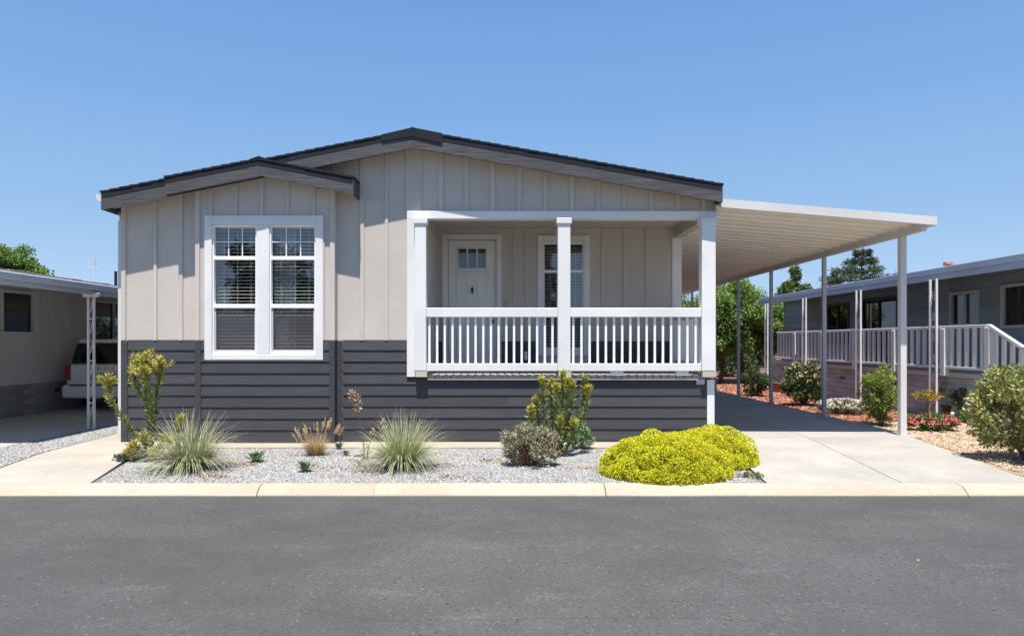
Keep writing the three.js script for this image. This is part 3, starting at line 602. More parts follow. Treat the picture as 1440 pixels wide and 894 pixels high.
  // aerial on the roof
  const ax = W(132, 20), an = thing('television_aerial', 'thin metal television aerial on a mast above the grey house', 'aerial', [ax, 2.9, -20]);
  part('mast', new THREE.CylinderGeometry(.012, .014, 1.35, 6).translate(ax, 3.4, -20), M.greySide, an);
  for (const [o, l, y] of [[-.18, .5, 3.86], [.18, .52, 3.86], [0, .3, 3.95]]) part('element', new THREE.CylinderGeometry(.007, .007, l, 5).translate(ax + o, y, -20.03), M.greySide, an);
  part('boom', bx(ax - .2, ax + .2, 3.79, 3.80, 20.02, 20.03), M.greySide, an);
}
// ---------------------------------------------------------------- van on the left drive
{
  const R0 = 15.0, vx0 = -9.62, vw = 1.80, L = 4.9, v = thing('parked_van', 'white passenger van parked tail out beside the grey house', 'van', [vx0 + vw / 2, G, -(R0 + L / 2)]);
  const paint = new THREE.MeshPhysicalMaterial({ color: lin(.88, .88, .89), roughness: .3, clearcoat: 1, clearcoatRoughness: .05 });
  const cx = vx0 + vw / 2;
  // cross-sections from tail to nose, each a rounded outline that narrows to the roof
  const sec = [[.00, .36, .95, .86], [.03, .33, 1.00, .885], [.10, .30, 1.28, .90], [.22, .28, 1.50, .90], [.34, .28, 1.56, .90], [.8, .28, 1.585, .90], [2.2, .28, 1.59, .90], [3.1, .28, 1.52, .90], [3.7, .28, 1.20, .90], [4.1, .29, 1.00, .89], [4.7, .30, .86, .85], [4.9, .40, .75, .76]];
  const N = 26, pos = [], idx = [];
  sec.forEach(([s, yb, yt, hw]) => {
    for (let i = 0; i < N; i++) {
      const a = i / N * Math.PI * 2, c = Math.cos(a), sn = Math.sin(a), e = .42;
      let y = (yb + yt) / 2 + Math.sign(sn) * Math.pow(Math.abs(sn), e) * (yt - yb) / 2, x = Math.sign(c) * Math.pow(Math.abs(c), e) * hw;
      const t = Math.max(0, (y - .85) / .75); x *= 1 - .17 * t * t - .02 * t;
      pos.push(cx + x, G + y, -(R0 + s));
    }
  });
  for (let k = 0; k < sec.length - 1; k++) for (let i = 0; i < N; i++) { const a = k * N + i, b = k * N + (i + 1) % N, c = a + N, d = b + N; idx.push(a, b, c, b, d, c); }
  for (const k of [0, sec.length - 1]) { const c = pos.length / 3, s = sec[k]; pos.push(cx, G + (s[1] + s[2]) / 2, -(R0 + s[0])); for (let i = 0; i < N; i++) idx.push(c, k * N + (i + 1) % N, k * N + i); }
  const bg = new THREE.BufferGeometry(); bg.setAttribute('position', new THREE.Float32BufferAttribute(pos, 3)); bg.setIndex(idx); bg.computeVertexNormals();
  const body = part('body', bg, paint, v);
  // lift gate glass follows the sloping tail
  const gl = (x0, x1, y0, y1) => slab([[x0, y0], [x1, y0], [x1 * .93, y1], [x0 * .93, y1]], (a, b, w) => [cx + a, G + b, -(R0 - .03 + (b - 1.0) * .40) + w], -.02, .02);
  part('rear_window', gl(-.77, .77, 1.03, 1.47), M.darkGlass, v);
  part('spoiler', slab([[-.68, 1.49], [.68, 1.49], [.64, 1.56], [-.64, 1.56]], (a, b, w) => [cx + a, G + b, -(R0 + .25) + w], -.1, .13), paint, v);
  const gate = part('lift_gate', slab([[-.73, .58], [.73, .58], [.77, 1.0], [-.77, 1.0]], (a, b, w) => [cx + a, G + b, -R0 + w], -.02, .022), paint, v);
  part('plate_recess', rb(cx - .36, cx + .36, G + .66, G + .82, R0 - .026, R0 - .02, .002), std([.5, .51, .53], { roughness: .4 }), gate);
  part('number_plate', rb(cx - .155, cx + .155, G + .665, G + .80, R0 - .032, R0 - .0265, .002), std([.45, .47, .55], { roughness: .4 }), gate);
  part('handle_bar', rb(cx - .4, cx + .4, G + .825, G + .85, R0 - .05, R0 - .02, .008), paint, gate);
  const bump = part('rear_bumper', new RoundedBoxGeometry(1.82, .30, .34, 3, .07).translate(cx, G + .42, -(R0 + .02)), paint, v);
  part('bumper_step', rb(cx - .72, cx + .72, G + .55, G + .575, R0 - .155, R0 - .05, .004), M.black, bump);
  const red = new THREE.MeshPhysicalMaterial({ color: lin(.42, .02, .02), roughness: .12, clearcoat: 1 });
  for (const s of [-1, 1]) {
    part('tail_light', slab([[s * .775, .66], [s * .895, .70], [s * .875, .98], [s * .80, 1.02]], (a, b, w) => [cx + a, G + b, -(R0 + .06) + w], -.1, .10), red, v);
    for (const d of [.85, 3.85]) {
      const wh = part('wheel', new THREE.CylinderGeometry(.33, .33, .22, 28).rotateZ(Math.PI / 2).translate(cx + s * .77, G + .33, -(R0 + d)), M.black, v);
      part('rim', new THREE.CylinderGeometry(.2, .2, .23, 20).rotateZ(Math.PI / 2).translate(cx + s * .77, G + .33, -(R0 + d)), M.greyWhite, wh);
    }
    part('side_window', slab([[.45, 1.06], [3.3, 1.06], [2.9, 1.42], [.6, 1.42]], (a, b, w) => [cx + s * (.885 - .17 * Math.pow((b - .85) / .75, 2)) + s * w, G + b, -(R0 + a)], 0, .012), M.darkGlass, v);
  }
  const font = await new FontLoader().loadAsync('fonts/droid/droid_sans_bold.typeface.json');
  'DODGE'.split('').forEach((c, i) => part('letter', new TextGeometry(c, { font, size: .055, depth: .006, curveSegments: 4 }).translate(cx - .34 + i * .155, G + .90, -(R0 - .022)), std([.35, .36, .38], { metalness: .9, roughness: .25 }), gate));
}

// ---------------------------------------------------------------- neighbour on the right
M.teal = [.94, 1, 1.05].map(k => std([.42 * k, .53 * k, .55 * k], { map: tGrain, roughness: .7 }));
M.lilac = [.92, 1, 1.07].map(k => std([.48 * k, .58 * k, .72 * k], { map: tConc, bumpMap: tConcB, bumpScale: .004, roughness: .9 }));
M.pinkWhite = std([.87, .87, .88], { map: tPaint, roughness: .5 });
{
  const WX = 9.9, EX = 8.42, hs = thing('neighbour_house', 'teal lap-sided house with a railed porch, pale blue eave and scrolled iron posts', 'house', [12, G, -16]);
  const wins = [[14.2, 15.0, 1.99, 2.62], [12.2, 13.45, 1.92, 2.66], [17.1, 18.8, 1.05, 2.70], [19.5, 20.8, 1.6, 2.66]];
  const wall = part('wall', slab([[10.2, G], [24, G], [24, 3.0], [10.2, 3.0]], DY, WX, WX + .1, wins.map(([a, b, c, d]) => [[a, c], [b, c], [b, d], [a, d]])), M.teal[1], hs);
  lapBoards(wall, 10.2, 24, 1.02, 2.98, WX, .205, M.teal, { along: 'd', sign: -1, holes: wins.map(([a, b, c, d]) => [a - .06, b + .06, c - .06, d + .06]) });
  part('end_wall', bx(WX + .101, 17, G, 3.0, 23.9, 24), M.teal[0], hs);
  part('end_wall', bx(WX + .101, 17, G, 3.0, 10.2, 10.3), M.teal[0], hs);
  wins.forEach(([d0, d1, y0, y1], i) => {
    const t = .06, m = i < 2 ? M.creamTrim : std([.10, .10, .09], {}), F = part('window', merged([rb(WX - .05, WX, y0 - t, y1 + t, d0 - t, d0), rb(WX - .05, WX, y0 - t, y1 + t, d1, d1 + t), rb(WX - .049, WX, y1, y1 + t, d0, d1), rb(WX - .055, WX, y0 - t, y0, d0, d1)]), m, hs);
    const mid = (d0 + d1) / 2; part('mullion', rb(WX - .02, WX + .03, y0, y1, mid - .025, mid + .025), m, F);
    part('pane', bx(WX + .02, WX + .025, y0, y1, d0, mid - .025), M.darkGlass, F); part('pane', bx(WX + .03, WX + .035, y0, y1, mid + .025, d1), M.darkGlass, F);
  });
  // roof
  const rf = part('roof', slab([[EX + .03, 2.83], [WX, 3.0], [17, 3.05], [17, 3.12], [12.5, 3.45], [EX, 3.03], [EX, 2.83]], XY, 10.0, 22.3), M.roofOld, hs);
  part('roof', slab([[WX - .2, 3.0], [17, 3.05], [17, 3.1], [12.5, 3.42], [WX - .2, 3.12]], XY, 22.31, 24.3), M.roofOld, hs);
  part('fascia', rb(EX - .03, EX - .001, 2.79, 2.98, 10.0, 22.32, .006), M.blueWhite, rf);
  part('gutter', rb(EX - .055, EX - .031, 2.90, 3.02, 10.0, 22.3, .008), M.blueWhite, rf);
  part('end_fascia', slab([[EX, 2.80], [WX, 2.97], [WX, 3.12], [EX, 3.0]], XY, 22.301, 22.325), M.blueWhite, rf);
  part('roof_vent', merged([new THREE.CylinderGeometry(.045, .045, .34, 12).rotateZ(1.45).rotateY(.3).translate(9.2, 3.17, -14.0), new THREE.CylinderGeometry(.03, .03, .3, 10).translate(9.2, 3.08, -14.0)]), std([.36, .15, .10], { roughness: .8 }), rf);
  // porch deck, block skirt, railing
  const RX2 = 8.52, dk = part('porch_floor', bx(RX2 - .11, WX - .001, .93, 1.02, 11.75, 22.0), M.greyWhite, hs);
  part('skirt', bx(RX2, RX2 + .08, .1, .929, 11.8, 21.9), M.lilac[0], dk);
  for (let k = 0; k < 7; k++) for (let d = 11.8 + (k % 2) * .2, i = 0; d < 21.4; d += .405, i++) part('skirt_block', rb(RX2 - .035, RX2 - .001, .11 + k * .116, .11 + k * .116 + .112, d, d + .4, .006), M.lilac[(i * 2 + k) % 3], dk);
  for (const d of [14.6, 16.9]) part('vent', merged([0, .1, .2].map(o => bx(RX2 - .04, RX2 - .0355, .66, .74, d + o, d + .07 + o))), M.black, dk);
  const y0 = 1.14, y1 = 1.84, RL = 8.375;
  const r = part('railing', rb(RL - .03, RL + .04, y1, y1 + .055, 11.75, 20.8, .008), M.pinkWhite, hs);
  part('bottom_rail', rb(RL - .03, RL + .03, y0 - .05, y0, 11.75, 20.8, .006), M.pinkWhite, r);
  const bg = boxUV(new RoundedBoxGeometry(.045, y1 - y0, .07, 1, .005)), pg = boxUV(new RoundedBoxGeometry(.10, y1 - .96, .12, 1, .008));
  let n = 0; for (let d = 11.9; d < 20.75; d += .205, n++) if (n % 8 === 5) piece('rail_post', pg, M.pinkWhite, r, RL, (y1 + .96) / 2, -d); else piece('baluster', bg, M.pinkWhite, r, RL, (y0 + y1) / 2, -d);
  piece('rail_post', pg, M.pinkWhite, r, RL, (y1 + .96) / 2, -11.74);
  // sloping stair railing
  const sr = part('stair_railing', (() => { const g = new RoundedBoxGeometry(.09, .06, 1.5, 1, .008); g.rotateX(-.46 * -1); g.translate(RL, 1.54, -11.05); return boxUV(g); })(), M.pinkWhite, hs);
  for (let i = 0; i < 7; i++) { const d = 11.58 - i * .19, yt = 1.80 - (11.68 - d) * .49; part('baluster', rb(RL - .022, RL + .022, yt - .72, yt, d - .035, d + .035, .005), M.pinkWhite, sr); }
  for (let i = 0; i < 4; i++) part('stair', bx(RX2 + .05, WX - .01, .1, .93 - (i + 1) * .19, 11.74 - (i + 1) * .3, 11.74 - i * .3 - .001), M.greyWhite, hs);
  // scrolled iron posts
  const flatBar = (x0, x1, ya, yb, d0, d1) => rb(x0, x1, ya, yb, d0, d1, .004);
  for (const d of [10.4, 13.17, 15.94, 18.8, 21.5]) {
    const x = 8.315, h0 = .1, h1 = 2.80;
    const p = part('post', merged([flatBar(x - .02, x + .02, h0, h1, d - .115, d - .08), flatBar(x - .02, x + .02, h0, h1, d + .08, d + .115)]), M.pinkWhite, hs);
    for (let k = 0; k < 6; k++) {
      const y = .35 + k * .4, s = k % 2 ? 1 : -1, pts = [];
      for (let i = 0; i <= 22; i++) { const a = i / 22 * Math.PI * 3.1, rad = .062 * (1 - i / 30); pts.push([x, y + .05 + Math.sin(a) * rad * 1.5 + i * .007, -(d + s * Math.cos(a) * rad)]); }
      part('scroll', tube(pts, .008, 36, 5), M.pinkWhite, p);
    }
  }
}

// ---------------------------------------------------------------- plant tools
class Leaves {
  constructor() { this.p = []; this.c = []; }
  tri(a, b, c, ca, cb, cc) { this.p.push(a.x, a.y, a.z, b.x, b.y, b.z, c.x, c.y, c.z); this.c.push(...ca, ...cb, ...cc); }
  // pointed leaf from base b along d, blade facing n
  leaf(b, d, n, len, wid, col, droop = 0) {
    const s = V().crossVectors(d, n).normalize(), m = b.clone().addScaledVector(d, len * .5), t = b.clone().addScaledVector(d, len); m.y -= droop * len * .3; t.y -= droop * len;
    const l = m.clone().addScaledVector(s, wid / 2), r = m.clone().addScaledVector(s, -wid / 2);
    this.tri(b, l, t, col, col, col); this.tri(b, t, r, col, col, col);
  }
  blade(b, dir, len, wid, bend, c0, c1, seg = 5) {           // arching grass blade, tip colour c1
    const side = V(-dir.z, 0, dir.x).normalize(); if (side.lengthSq() < .1) side.set(1, 0, 0);
    let p = b.clone(), d = dir.clone().normalize(), prev = null;
    for (let i = 0; i <= seg; i++) {
      const t = i / seg, w = wid * (1 - t * .92) / 2, l = p.clone().addScaledVector(side, w), r = p.clone().addScaledVector(side, -w), k = Math.pow(t, 1.3);
      const col = [0, 1, 2].map(j => c0[j] + (c1[j] - c0[j]) * k);
      if (prev) { this.tri(prev.l, prev.r, r, prev.col, prev.col, col); this.tri(prev.l, r, l, prev.col, col, col); }
      prev = { l, r, col };
      p = p.clone().addScaledVector(d, len / seg); d.y -= bend / seg * (.5 + t); d.normalize();
    }
  }
  tube(pts, r0, r1, col, sides = 5) {
    const c = new THREE.CatmullRomCurve3(pts), n = Math.max(3, pts.length * 3), rings = [], fr = c.computeFrenetFrames(n);
    for (let i = 0; i <= n; i++) { const q = c.getPointAt(i / n), r = r0 + (r1 - r0) * i / n, ring = []; for (let k = 0; k < sides; k++) { const a = k / sides * Math.PI * 2; ring.push(q.clone().addScaledVector(fr.normals[i], Math.cos(a) * r).addScaledVector(fr.binormals[i], Math.sin(a) * r)); } rings.push(ring); }
    for (let i = 0; i < n; i++) for (let k = 0; k < sides; k++) { const a = rings[i][k], b = rings[i][(k + 1) % sides], cc = rings[i + 1][k], d = rings[i + 1][(k + 1) % sides]; this.tri(a, b, cc, col, col, col); this.tri(b, d, cc, col, col, col); }
    return c;
  }
  geo() { const g = new THREE.BufferGeometry(); g.setAttribute('position', new THREE.Float32BufferAttribute(this.p, 3)); g.setAttribute('color', new THREE.Float32BufferAttribute(this.c, 3)); g.computeVertexNormals(); return g; }
}
const unit = r => { const z = r() * 2 - 1, a = r() * Math.PI * 2, s = Math.sqrt(1 - z * z); return V(s * Math.cos(a), z, s * Math.sin(a)); };
const vary = (c, k, r) => { const f = 1 + (r() - .5) * k, h = (r() - .5) * k * .35; return [Math.max(.003, c[0] * f * (1 + h)), Math.max(.003, c[1] * f), Math.max(.003, c[2] * f * (1 - h))]; };
const pick = (a, r) => a[Math.min(a.length - 1, r() * a.length | 0)];
function local(name, geo, mat, parent) { const m = new THREE.Mesh(geo, mat); m.name = name; m.castShadow = m.receiveShadow = true; parent.add(m); return m; }
const spot = (px, py, h = CAM_H - G) => { const d = h * FOC / (py - VY); return [W(px, d), CAM_H - h, -d]; };

function grassClump(seed, n, rad, len, spread, bend, c0s, c1s, wid, t) {
  const r = rng(seed), L = new Leaves();
  for (let i = 0; i < n; i++) {
    const a = r() * 6.283, q = Math.sqrt(r()) * rad, out = Math.pow(r(), .75) * spread, d = V(Math.cos(a) * out + (r() - .5) * .25, 1, Math.sin(a) * out + (r() - .5) * .25).normalize();
    L.blade(V(Math.cos(a) * q, 0, Math.sin(a) * q), d, len * (.55 + .5 * r()) , wid * (.7 + .6 * r()), bend * (.5 + r()) * (.35 + out), vary(pick(c0s, r), .5, r), vary(pick(c1s, r), .4, r));
  }
  local('foliage', L.geo(), M.leaf, t);
}
function leucadendron(seed, arms, t, low = []) {
  const r = rng(seed), L = new Leaves(), S = new Leaves();
  for (const arm of arms) {
    const pts = arm.p.map(p => V(...p)), c = S.tube(pts, arm.r || .012, .005, [.13, .085, .045]);
    const n = arm.n || 260;
    for (let i = 0; i < n; i++) {
      const tt = (arm.from || .3) + (1 - (arm.from || .3)) * Math.pow(r(), .8), q = c.getPointAt(Math.min(1, tt)), tan = c.getTangentAt(Math.min(1, tt)), u = unit(r), d = u.addScaledVector(tan, .55 + tt * .6).normalize();
      const tip = tt > .72 + r() * .18, col = tip ? (r() < .10 ? vary([.50, .28, .14], .5, r) : vary(r() < .55 ? [.46, .46, .06] : [.36, .42, .07], .4, r)) : vary([.19, .25, .07], .6, r);
      L.leaf(q, d, unit(r), (tip ? .085 : .070) * (.6 + .7 * r()), .015 * (.8 + .5 * r()), col);
    }
    for (let k = 0; k < (arm.tips || 5); k++) { // flowering tips round the end
      const e = c.getPointAt(1), u = unit(r); u.y = Math.abs(u.y) * .8; const q = e.clone().addScaledVector(u, (arm.bush || .07) * r()), st = c.getPointAt(.9 - .15 * r());
      S.tube([st, st.clone().lerp(q, .6), q], .004, .003, [.16, .12, .04], 4);
      for (let i = 0; i < 26; i++) { const d = unit(r); d.y = d.y * .5 + .8; d.normalize(); const o = q.clone(); o.y -= r() * .07; const col = r() < .2 ? vary([.58, .34, .18], .5, r) : vary(r() < .6 ? [.52, .51, .07] : [.38, .44, .07], .4, r); L.leaf(o, d, unit(r), .06 * (.6 + .7 * r()), .017, col); }
    }
  }
  local('foliage', L.geo(), M.leaf, t); local('stem', S.geo(), M.dry, t);
}
function bush(seed, n, rx, ry, rz, size, cols, t, o = {}) {
  const r = rng(seed), L = new Leaves(), S = new Leaves(), cl = [], K = o.clumps || 40;
  for (let i = 0; i < K; i++) { const u = unit(r); u.y = u.y * .9; const q = Math.pow(r(), o.fill || .38); cl.push(V(u.x * rx * q, ry + u.y * ry * q * .96 + (o.lift || 0), u.z * rz * q)); }
  for (const c of cl) if (r() < (o.stems ?? .5)) S.tube([V(c.x * .08, 0, c.z * .08), V(c.x * .45, c.y * .5, c.z * .45), c], .012 * (o.stemR || 1), .003, vary(o.stemC || [.13, .09, .05], .3, r), 4);
  const cr = o.clumpR || Math.min(rx, ry) * .32;
  for (let i = 0; i < n; i++) {
    const c = cl[r() * K | 0], u = unit(r), q = c.clone().addScaledVector(u, cr * Math.pow(r(), .5)); if (q.y < .01) q.y = .01 + r() * .03;
    const out = V(q.x / rx, (q.y - ry) / ry * .8 + (o.up ?? .35), q.z / rz).normalize(), d = unit(r).addScaledVector(out, o.order ?? .9).normalize();
    L.leaf(q, d, unit(r), size * (.6 + .8 * r()), size * (o.aspect || .45) * (.8 + .4 * r()), vary(pick(cols, r), .45, r), o.droop || 0);
  }
  if (o.flowers) for (let i = 0; i < o.flowers.n; i++) {
    const u = unit(r); u.y = Math.abs(u.y) * .9 + .05; const q = V(u.x * rx * 1.03, ry + u.y * ry * 1.03 + (o.lift || 0), u.z * rz * 1.03), col = vary(pick(o.flowers.cols, r), .3, r);
    for (let k = 0; k < 6; k++) { const d = unit(r).addScaledVector(u, .7).normalize(); L.leaf(q, d, unit(r), o.flowers.size * (.7 + .6 * r()), o.flowers.size * .7, col); }
  }
  local('foliage', L.geo(), M.leaf, t); if (S.p.length) local('stem', S.geo(), M.dry, t);
}
function mound(seed, rx, ry, rz, lobes, n, t) { // stonecrop cushion: lobes covered with small starry flower heads
  const r = rng(seed), L = new Leaves(), lb = [];
  for (let i = 0; i < lobes; i++) { const a = i * 2.39996, q = Math.sqrt((i + .5) / lobes), x = Math.cos(a) * q * rx * .93 + (r() - .5) * .05, z = Math.sin(a) * q * rz * .93 + (r() - .5) * .05; lb.push([x, Math.sqrt(Math.max(.0, 1 - Math.pow(q, 3.4))) * ry * .72 + .05 + (r() - .5) * .05, z, rr(.085, .15, r)]); if (q > .74) lb.push([x * .99, .06, z * .99, .11]); if (r() < .25) lb[lb.length - 1][1] += .05; }
  for (let i = 0; i < lobes * .4; i++) { const a = i / (lobes * .4) * 6.2832; lb.push([Math.cos(a) * rx * .93, .05, Math.sin(a) * rz * .93, .09]); }
  const core = new THREE.SphereGeometry(1, 40, 20, 0, 6.2832, 0, 1.62); core.scale(rx * .89, ry * .80, rz * .89); const cp = core.attributes.position; const cc = new Float32Array(cp.count * 3);
  for (let i = 0; i < cp.count; i++) { cc[i * 3] = .26; cc[i * 3 + 1] = .27; cc[i * 3 + 2] = .012; } core.setAttribute('color', new THREE.BufferAttribute(cc, 3));
  const coreM = local('cushion', core, M.dry, t);
  for (let i = 0; i < n; i++) {
    const l = lb[r() * lb.length | 0], u = unit(r); if (u.y < -.6) u.y = -u.y; const q = V(l[0] + u.x * l[3], Math.max(.012, l[1] + u.y * l[3] * .9), l[2] + u.z * l[3]).addScaledVector(u, (r() - .5) * .012);
    const col = vary(r() < .62 ? [.76, .72, .012] : r() < .65 ? [.56, .60, .014] : r() < .8 ? [.26, .34, .02] : [.40, .26, .05], .35, r);
    const k = 3; for (let j = 0; j < k; j++) { const d = unit(r).addScaledVector(u, .9).normalize(); L.leaf(q, d, unit(r), rr(.010, .020, r), rr(.007, .013, r), col); }
  }
  local('foliage', L.geo(), M.leaf, t);
}
function rosette(seed, n, len, wid, cols, t, flat = .5, stem) {
  const r = rng(seed), L = new Leaves();
  for (let i = 0; i < n; i++) {
    const a = i * 2.4 + r() * .3, k = i / n, d = V(Math.cos(a), flat + k * 1.6, Math.sin(a)).normalize(), b = V(Math.cos(a) * .012, .005 + k * .02, Math.sin(a) * .012), col = vary(pick(cols, r), .3, r), s = V(-d.z, 0, d.x).normalize(), n2 = V().crossVectors(s, d);
    const ln = len * (.75 + .4 * r()) * (1 - k * .3), m = b.clone().addScaledVector(d, ln * .55), tp = b.clone().addScaledVector(d, ln), cup = n2.multiplyScalar(wid * .25);
    const l = m.clone().addScaledVector(s, wid / 2).add(cup), rt = m.clone().addScaledVector(s, -wid / 2).add(cup), bl = b.clone().addScaledVector(s, wid * .3), br = b.clone().addScaledVector(s, -wid * .3);
    L.tri(bl, l, m, col, col, col); L.tri(bl, m, b, col, col, col); L.tri(b, m, br, col, col, col); L.tri(br, m, rt, col, col, col); L.tri(l, tp, m, col, col, col); L.tri(m, tp, rt, col, col, col);
  }
  local('foliage', L.geo(), M.leaf, t);
}
const plant = (name, label, cat, p, group) => thing(name, label, cat, p, group);

// ---------------------------------------------------------------- plants in the gravel bed
{
  let t = plant('grass_clump', 'wide blue-green grass clump with pale tips at the foot of the leaning shrub', 'grass', spot(266, 660));
  grassClump(101, 1150, .14, .72, 1.5, 1.5, [[.18, .25, .07], [.23, .28, .09], [.22, .17, .09]], [[.60, .58, .36], [.42, .48, .24], [.70, .66, .48]], .0105, t);
  t = plant('grass_clump', 'green fountain grass clump with fine pale tips beside the dry flower stalk', 'grass', spot(566, 658));
  grassClump(102, 1250, .13, .72, 1.5, 1.3, [[.17, .22, .05], [.23, .27, .07]], [[.60, .60, .36], [.46, .52, .24], [.72, .68, .52]], .009, t);
  t = plant('grass_clump', 'small straw-coloured dry grass tuft against the charcoal corner board', 'grass', spot(443, 640));
  grassClump(103, 420, .10, .32, .95, .8, [[.42, .27, .12], [.34, .26, .10], [.20, .19, .06]], [[.60, .44, .22], [.50, .34, .16]], .006, t);
  { const r = rng(104), L = new Leaves(); for (let i = 0; i < 30; i++) { const a = r() * 6.283, o = .25 + .55 * r(), d = V(Math.cos(a) * o, 1, Math.sin(a) * o).normalize(), b = V(Math.cos(a) * .08, 0, Math.sin(a) * .08), ln = .36 + .2 * r(); L.blade(b, d, ln * .8, .004, .5 * o, [.5, .36, .16], [.62, .46, .24], 4); const h = b.clone().addScaledVector(d, ln * .68); for (let k = 0; k < 46; k++) { const q = h.clone().addScaledVector(d, .13 * r()); q.y -= .05 * o * r(); L.leaf(q, unit(r).addScaledVector(d, 1.8).normalize(), unit(r), .026, .006, vary([.66, .48, .24], .4, r)); } } local('seed_heads', L.geo(), M.leaf, t); }
  // leaning shrub at the corner of the walk
  t = plant('leaning_shrub', 'tall leaning shrub with yellow and reddish tips at the house corner', 'shrub', spot(212, 648));
  leucadendron(201, [
    { p: [[0, 0, 0], [-.10, .22, .0], [-.30, .48, .02], [-.50, .80, .02], [-.56, 1.00, .0]], n: 420, tips: 13, bush: .13, from: .12, r: .016 },
    { p: [[0, 0, 0], [-.02, .35, -.05], [-.09, .68, -.08], [-.26, 1.02, -.06], [-.24, 1.16, -.06]], n: 340, tips: 13, bush: .15 },
    { p: [[.02, 0, 0], [.0, .4, .03], [-.04, .8, .02], [-.10, 1.20, .0], [-.08, 1.30, .0]], n: 420, tips: 18, bush: .18, r: .016 },
    { p: [[.02, 0, .02], [.02, .42, -.04], [.04, .8, -.06], [.08, 1.12, -.08], [.10, 1.20, -.08]], n: 380, tips: 15, bush: .17 },
    { p: [[.0, 0, .02], [.03, .45, .06], [.06, .75, .10], [-.0, 1.05, .12], [.0, 1.15, .12]], n: 340, tips: 15, bush: .18 },
    { p: [[.05, 0, 0], [.16, .2, -.1], [.28, .42, -.14], [.30, .52, -.16]], n: 200, tips: 4, bush: .06 },
    { p: [[.05, 0, .05], [.02, .12, .10], [.0, .25, .16], [-.02, .36, .16]], n: 140, tips: 2, bush: .05 },
    ...[[-.22, .14, .10], [-.14, .22, .16], [.12, .16, .14], [-.28, .10, -.02], [.18, .28, .02], [.0, .30, .12]].map(([x, y, z]) => ({ p: [[0, 0, 0], [x * .5, y * .6, z * .5], [x, y, z]], n: 170, tips: 0, from: .1 }))], t);
  // upright shrub in front of the porch
  t = plant('upright_shrub', 'upright shrub with yellow-green tips standing before the porch skirting', 'shrub', spot(784, 640));
  leucadendron(202, [[-.36, .62, .05], [-.28, .74, -.06], [-.20, 1.00, .0], [-.08, .98, -.08], [-.02, .92, .08], [.08, 1.08, -.04], [.13, 1.0, .08], [.20, .95, -.06], [.36, 1.02, .0], [.40, .90, .05], [.02, .5, .16], [.2, .45, .14]].map(([x, y, z], i) => ({ p: [[x * .2, 0, z * .3], [x * .62, y * .35, z], [x * .92, y * .68, z], [x * 1.0, y, z]], n: 330, tips: 4, bush: .055, from: .16 })), t);
  t = plant('grey_shrub', 'low rounded grey-green shrub with brown lower twigs in front of the upright shrub', 'shrub', spot(744, 655));
  bush(203, 4200, .34, .25, .30, .05, [[.30, .32, .20], [.38, .37, .25], [.26, .29, .17], [.24, .13, .08], [.33, .33, .24]], t, { clumps: 60, aspect: .34, stems: 1, stemC: [.20, .09, .06], clumpR: .075, up: .7 });
  { const r = rng(204), L = new Leaves(); for (let i = 0; i < 420; i++) { const a = r() * 6.28, q = .3 * Math.sqrt(r()), b = V(Math.cos(a) * q * .85, .02 + .2 * r(), Math.sin(a) * q * .85); L.leaf(b, V(Math.cos(a) * .5, 1, Math.sin(a) * .5).normalize(), unit(r), .07, .006, vary([.24, .10, .06], .5, r)); } local('twigs', L.geo(), M.dry, t); }
  t = plant('green_spurge', 'small blue-green bushy plant behind the upright shrub', 'plant', spot(819, 632));
  bush(205, 1500, .16, .16, .15, .045, [[.22, .32, .16], [.28, .38, .20], [.17, .27, .12]], t, { clumps: 16, aspect: .35, clumpR: .07, up: .9 });
  t = plant('stonecrop_mound', 'large bright yellow stonecrop cushion spilling onto the kerb', 'plant', spot(936, 667), 'yellow stonecrop cushions');
  mound(301, .70, .345, .56, 62, 72000, t);
  t = plant('stonecrop_mound', 'smaller bright yellow stonecrop cushion next to the driveway edge', 'plant', spot(995, 652), 'yellow stonecrop cushions');
  mound(302, .56, .325, .46, 46, 44000, t);
  t = plant('agave', 'dark green agave rosette with one long leaf beside the straw tuft', 'succulent', spot(359, 650)); rosette(401, 17, .20, .058, [[.06, .10, .05], [.10, .15, .07], [.20, .27, .12]], t, .55);
  t = plant('agave', 'small agave rosette with pale centre close to the kerb', 'succulent', spot(429, 664)); rosette(402, 16, .17, .05, [[.10, .15, .08], [.16, .22, .12], [.30, .34, .18]], t, .8);
  t = plant('succulent', 'grey-blue succulent tuft at the foot of the corner board', 'succulent', spot(476, 632)); rosette(403, 22, .12, .03, [[.20, .26, .24], [.26, .32, .30], [.12, .14, .14]], t, 1.2);
  t = plant('succulent', 'reddish brown withered rosette right of the corner board', 'succulent', spot(486, 641)); rosette(404, 20, .09, .018, [[.22, .11, .06], [.16, .08, .05]], t, .7);
  t = plant('succulent', 'dark blue-grey creeping plant along the edge of the front walk', 'succulent', spot(177, 648)); bush(405, 420, .15, .04, .12, .045, [[.09, .12, .12], [.13, .16, .17], [.06, .09, .08]], t, { clumps: 14, clumpR: .035, aspect: .35, stems: .3 });
  { // dry flower stalks
    t = plant('dry_flower_stalk', 'tall dry brown flower stalk leaning before the charcoal skirting', 'plant', spot(513, 646));
    const r = rng(406), L = new Leaves(), s = (pts, hw) => { const c = L.tube(pts.map(p => V(...p)), .005, .003, [.12, .075, .05], 5), e = c.getPointAt(1); for (let k = 0; k < 150; k++) { const u = unit(r), q = e.clone().add(V(u.x * hw * (.4 + .6 * r()), u.y * hw * 1.7 - .02, u.z * hw)); L.leaf(q, unit(r), unit(r), .026, .016, vary(r() < .5 ? [.34, .20, .12] : [.50, .40, .30], .5, r)); } };
    s([[0, 0, 0], [-.02, .25, .02], [-.06, .5, .02], [-.10, .74, .0]], .07); s([[0, 0, 0], [-.02, .3, .02], [-.08, .6, .02], [-.17, .84, .0]], .05);
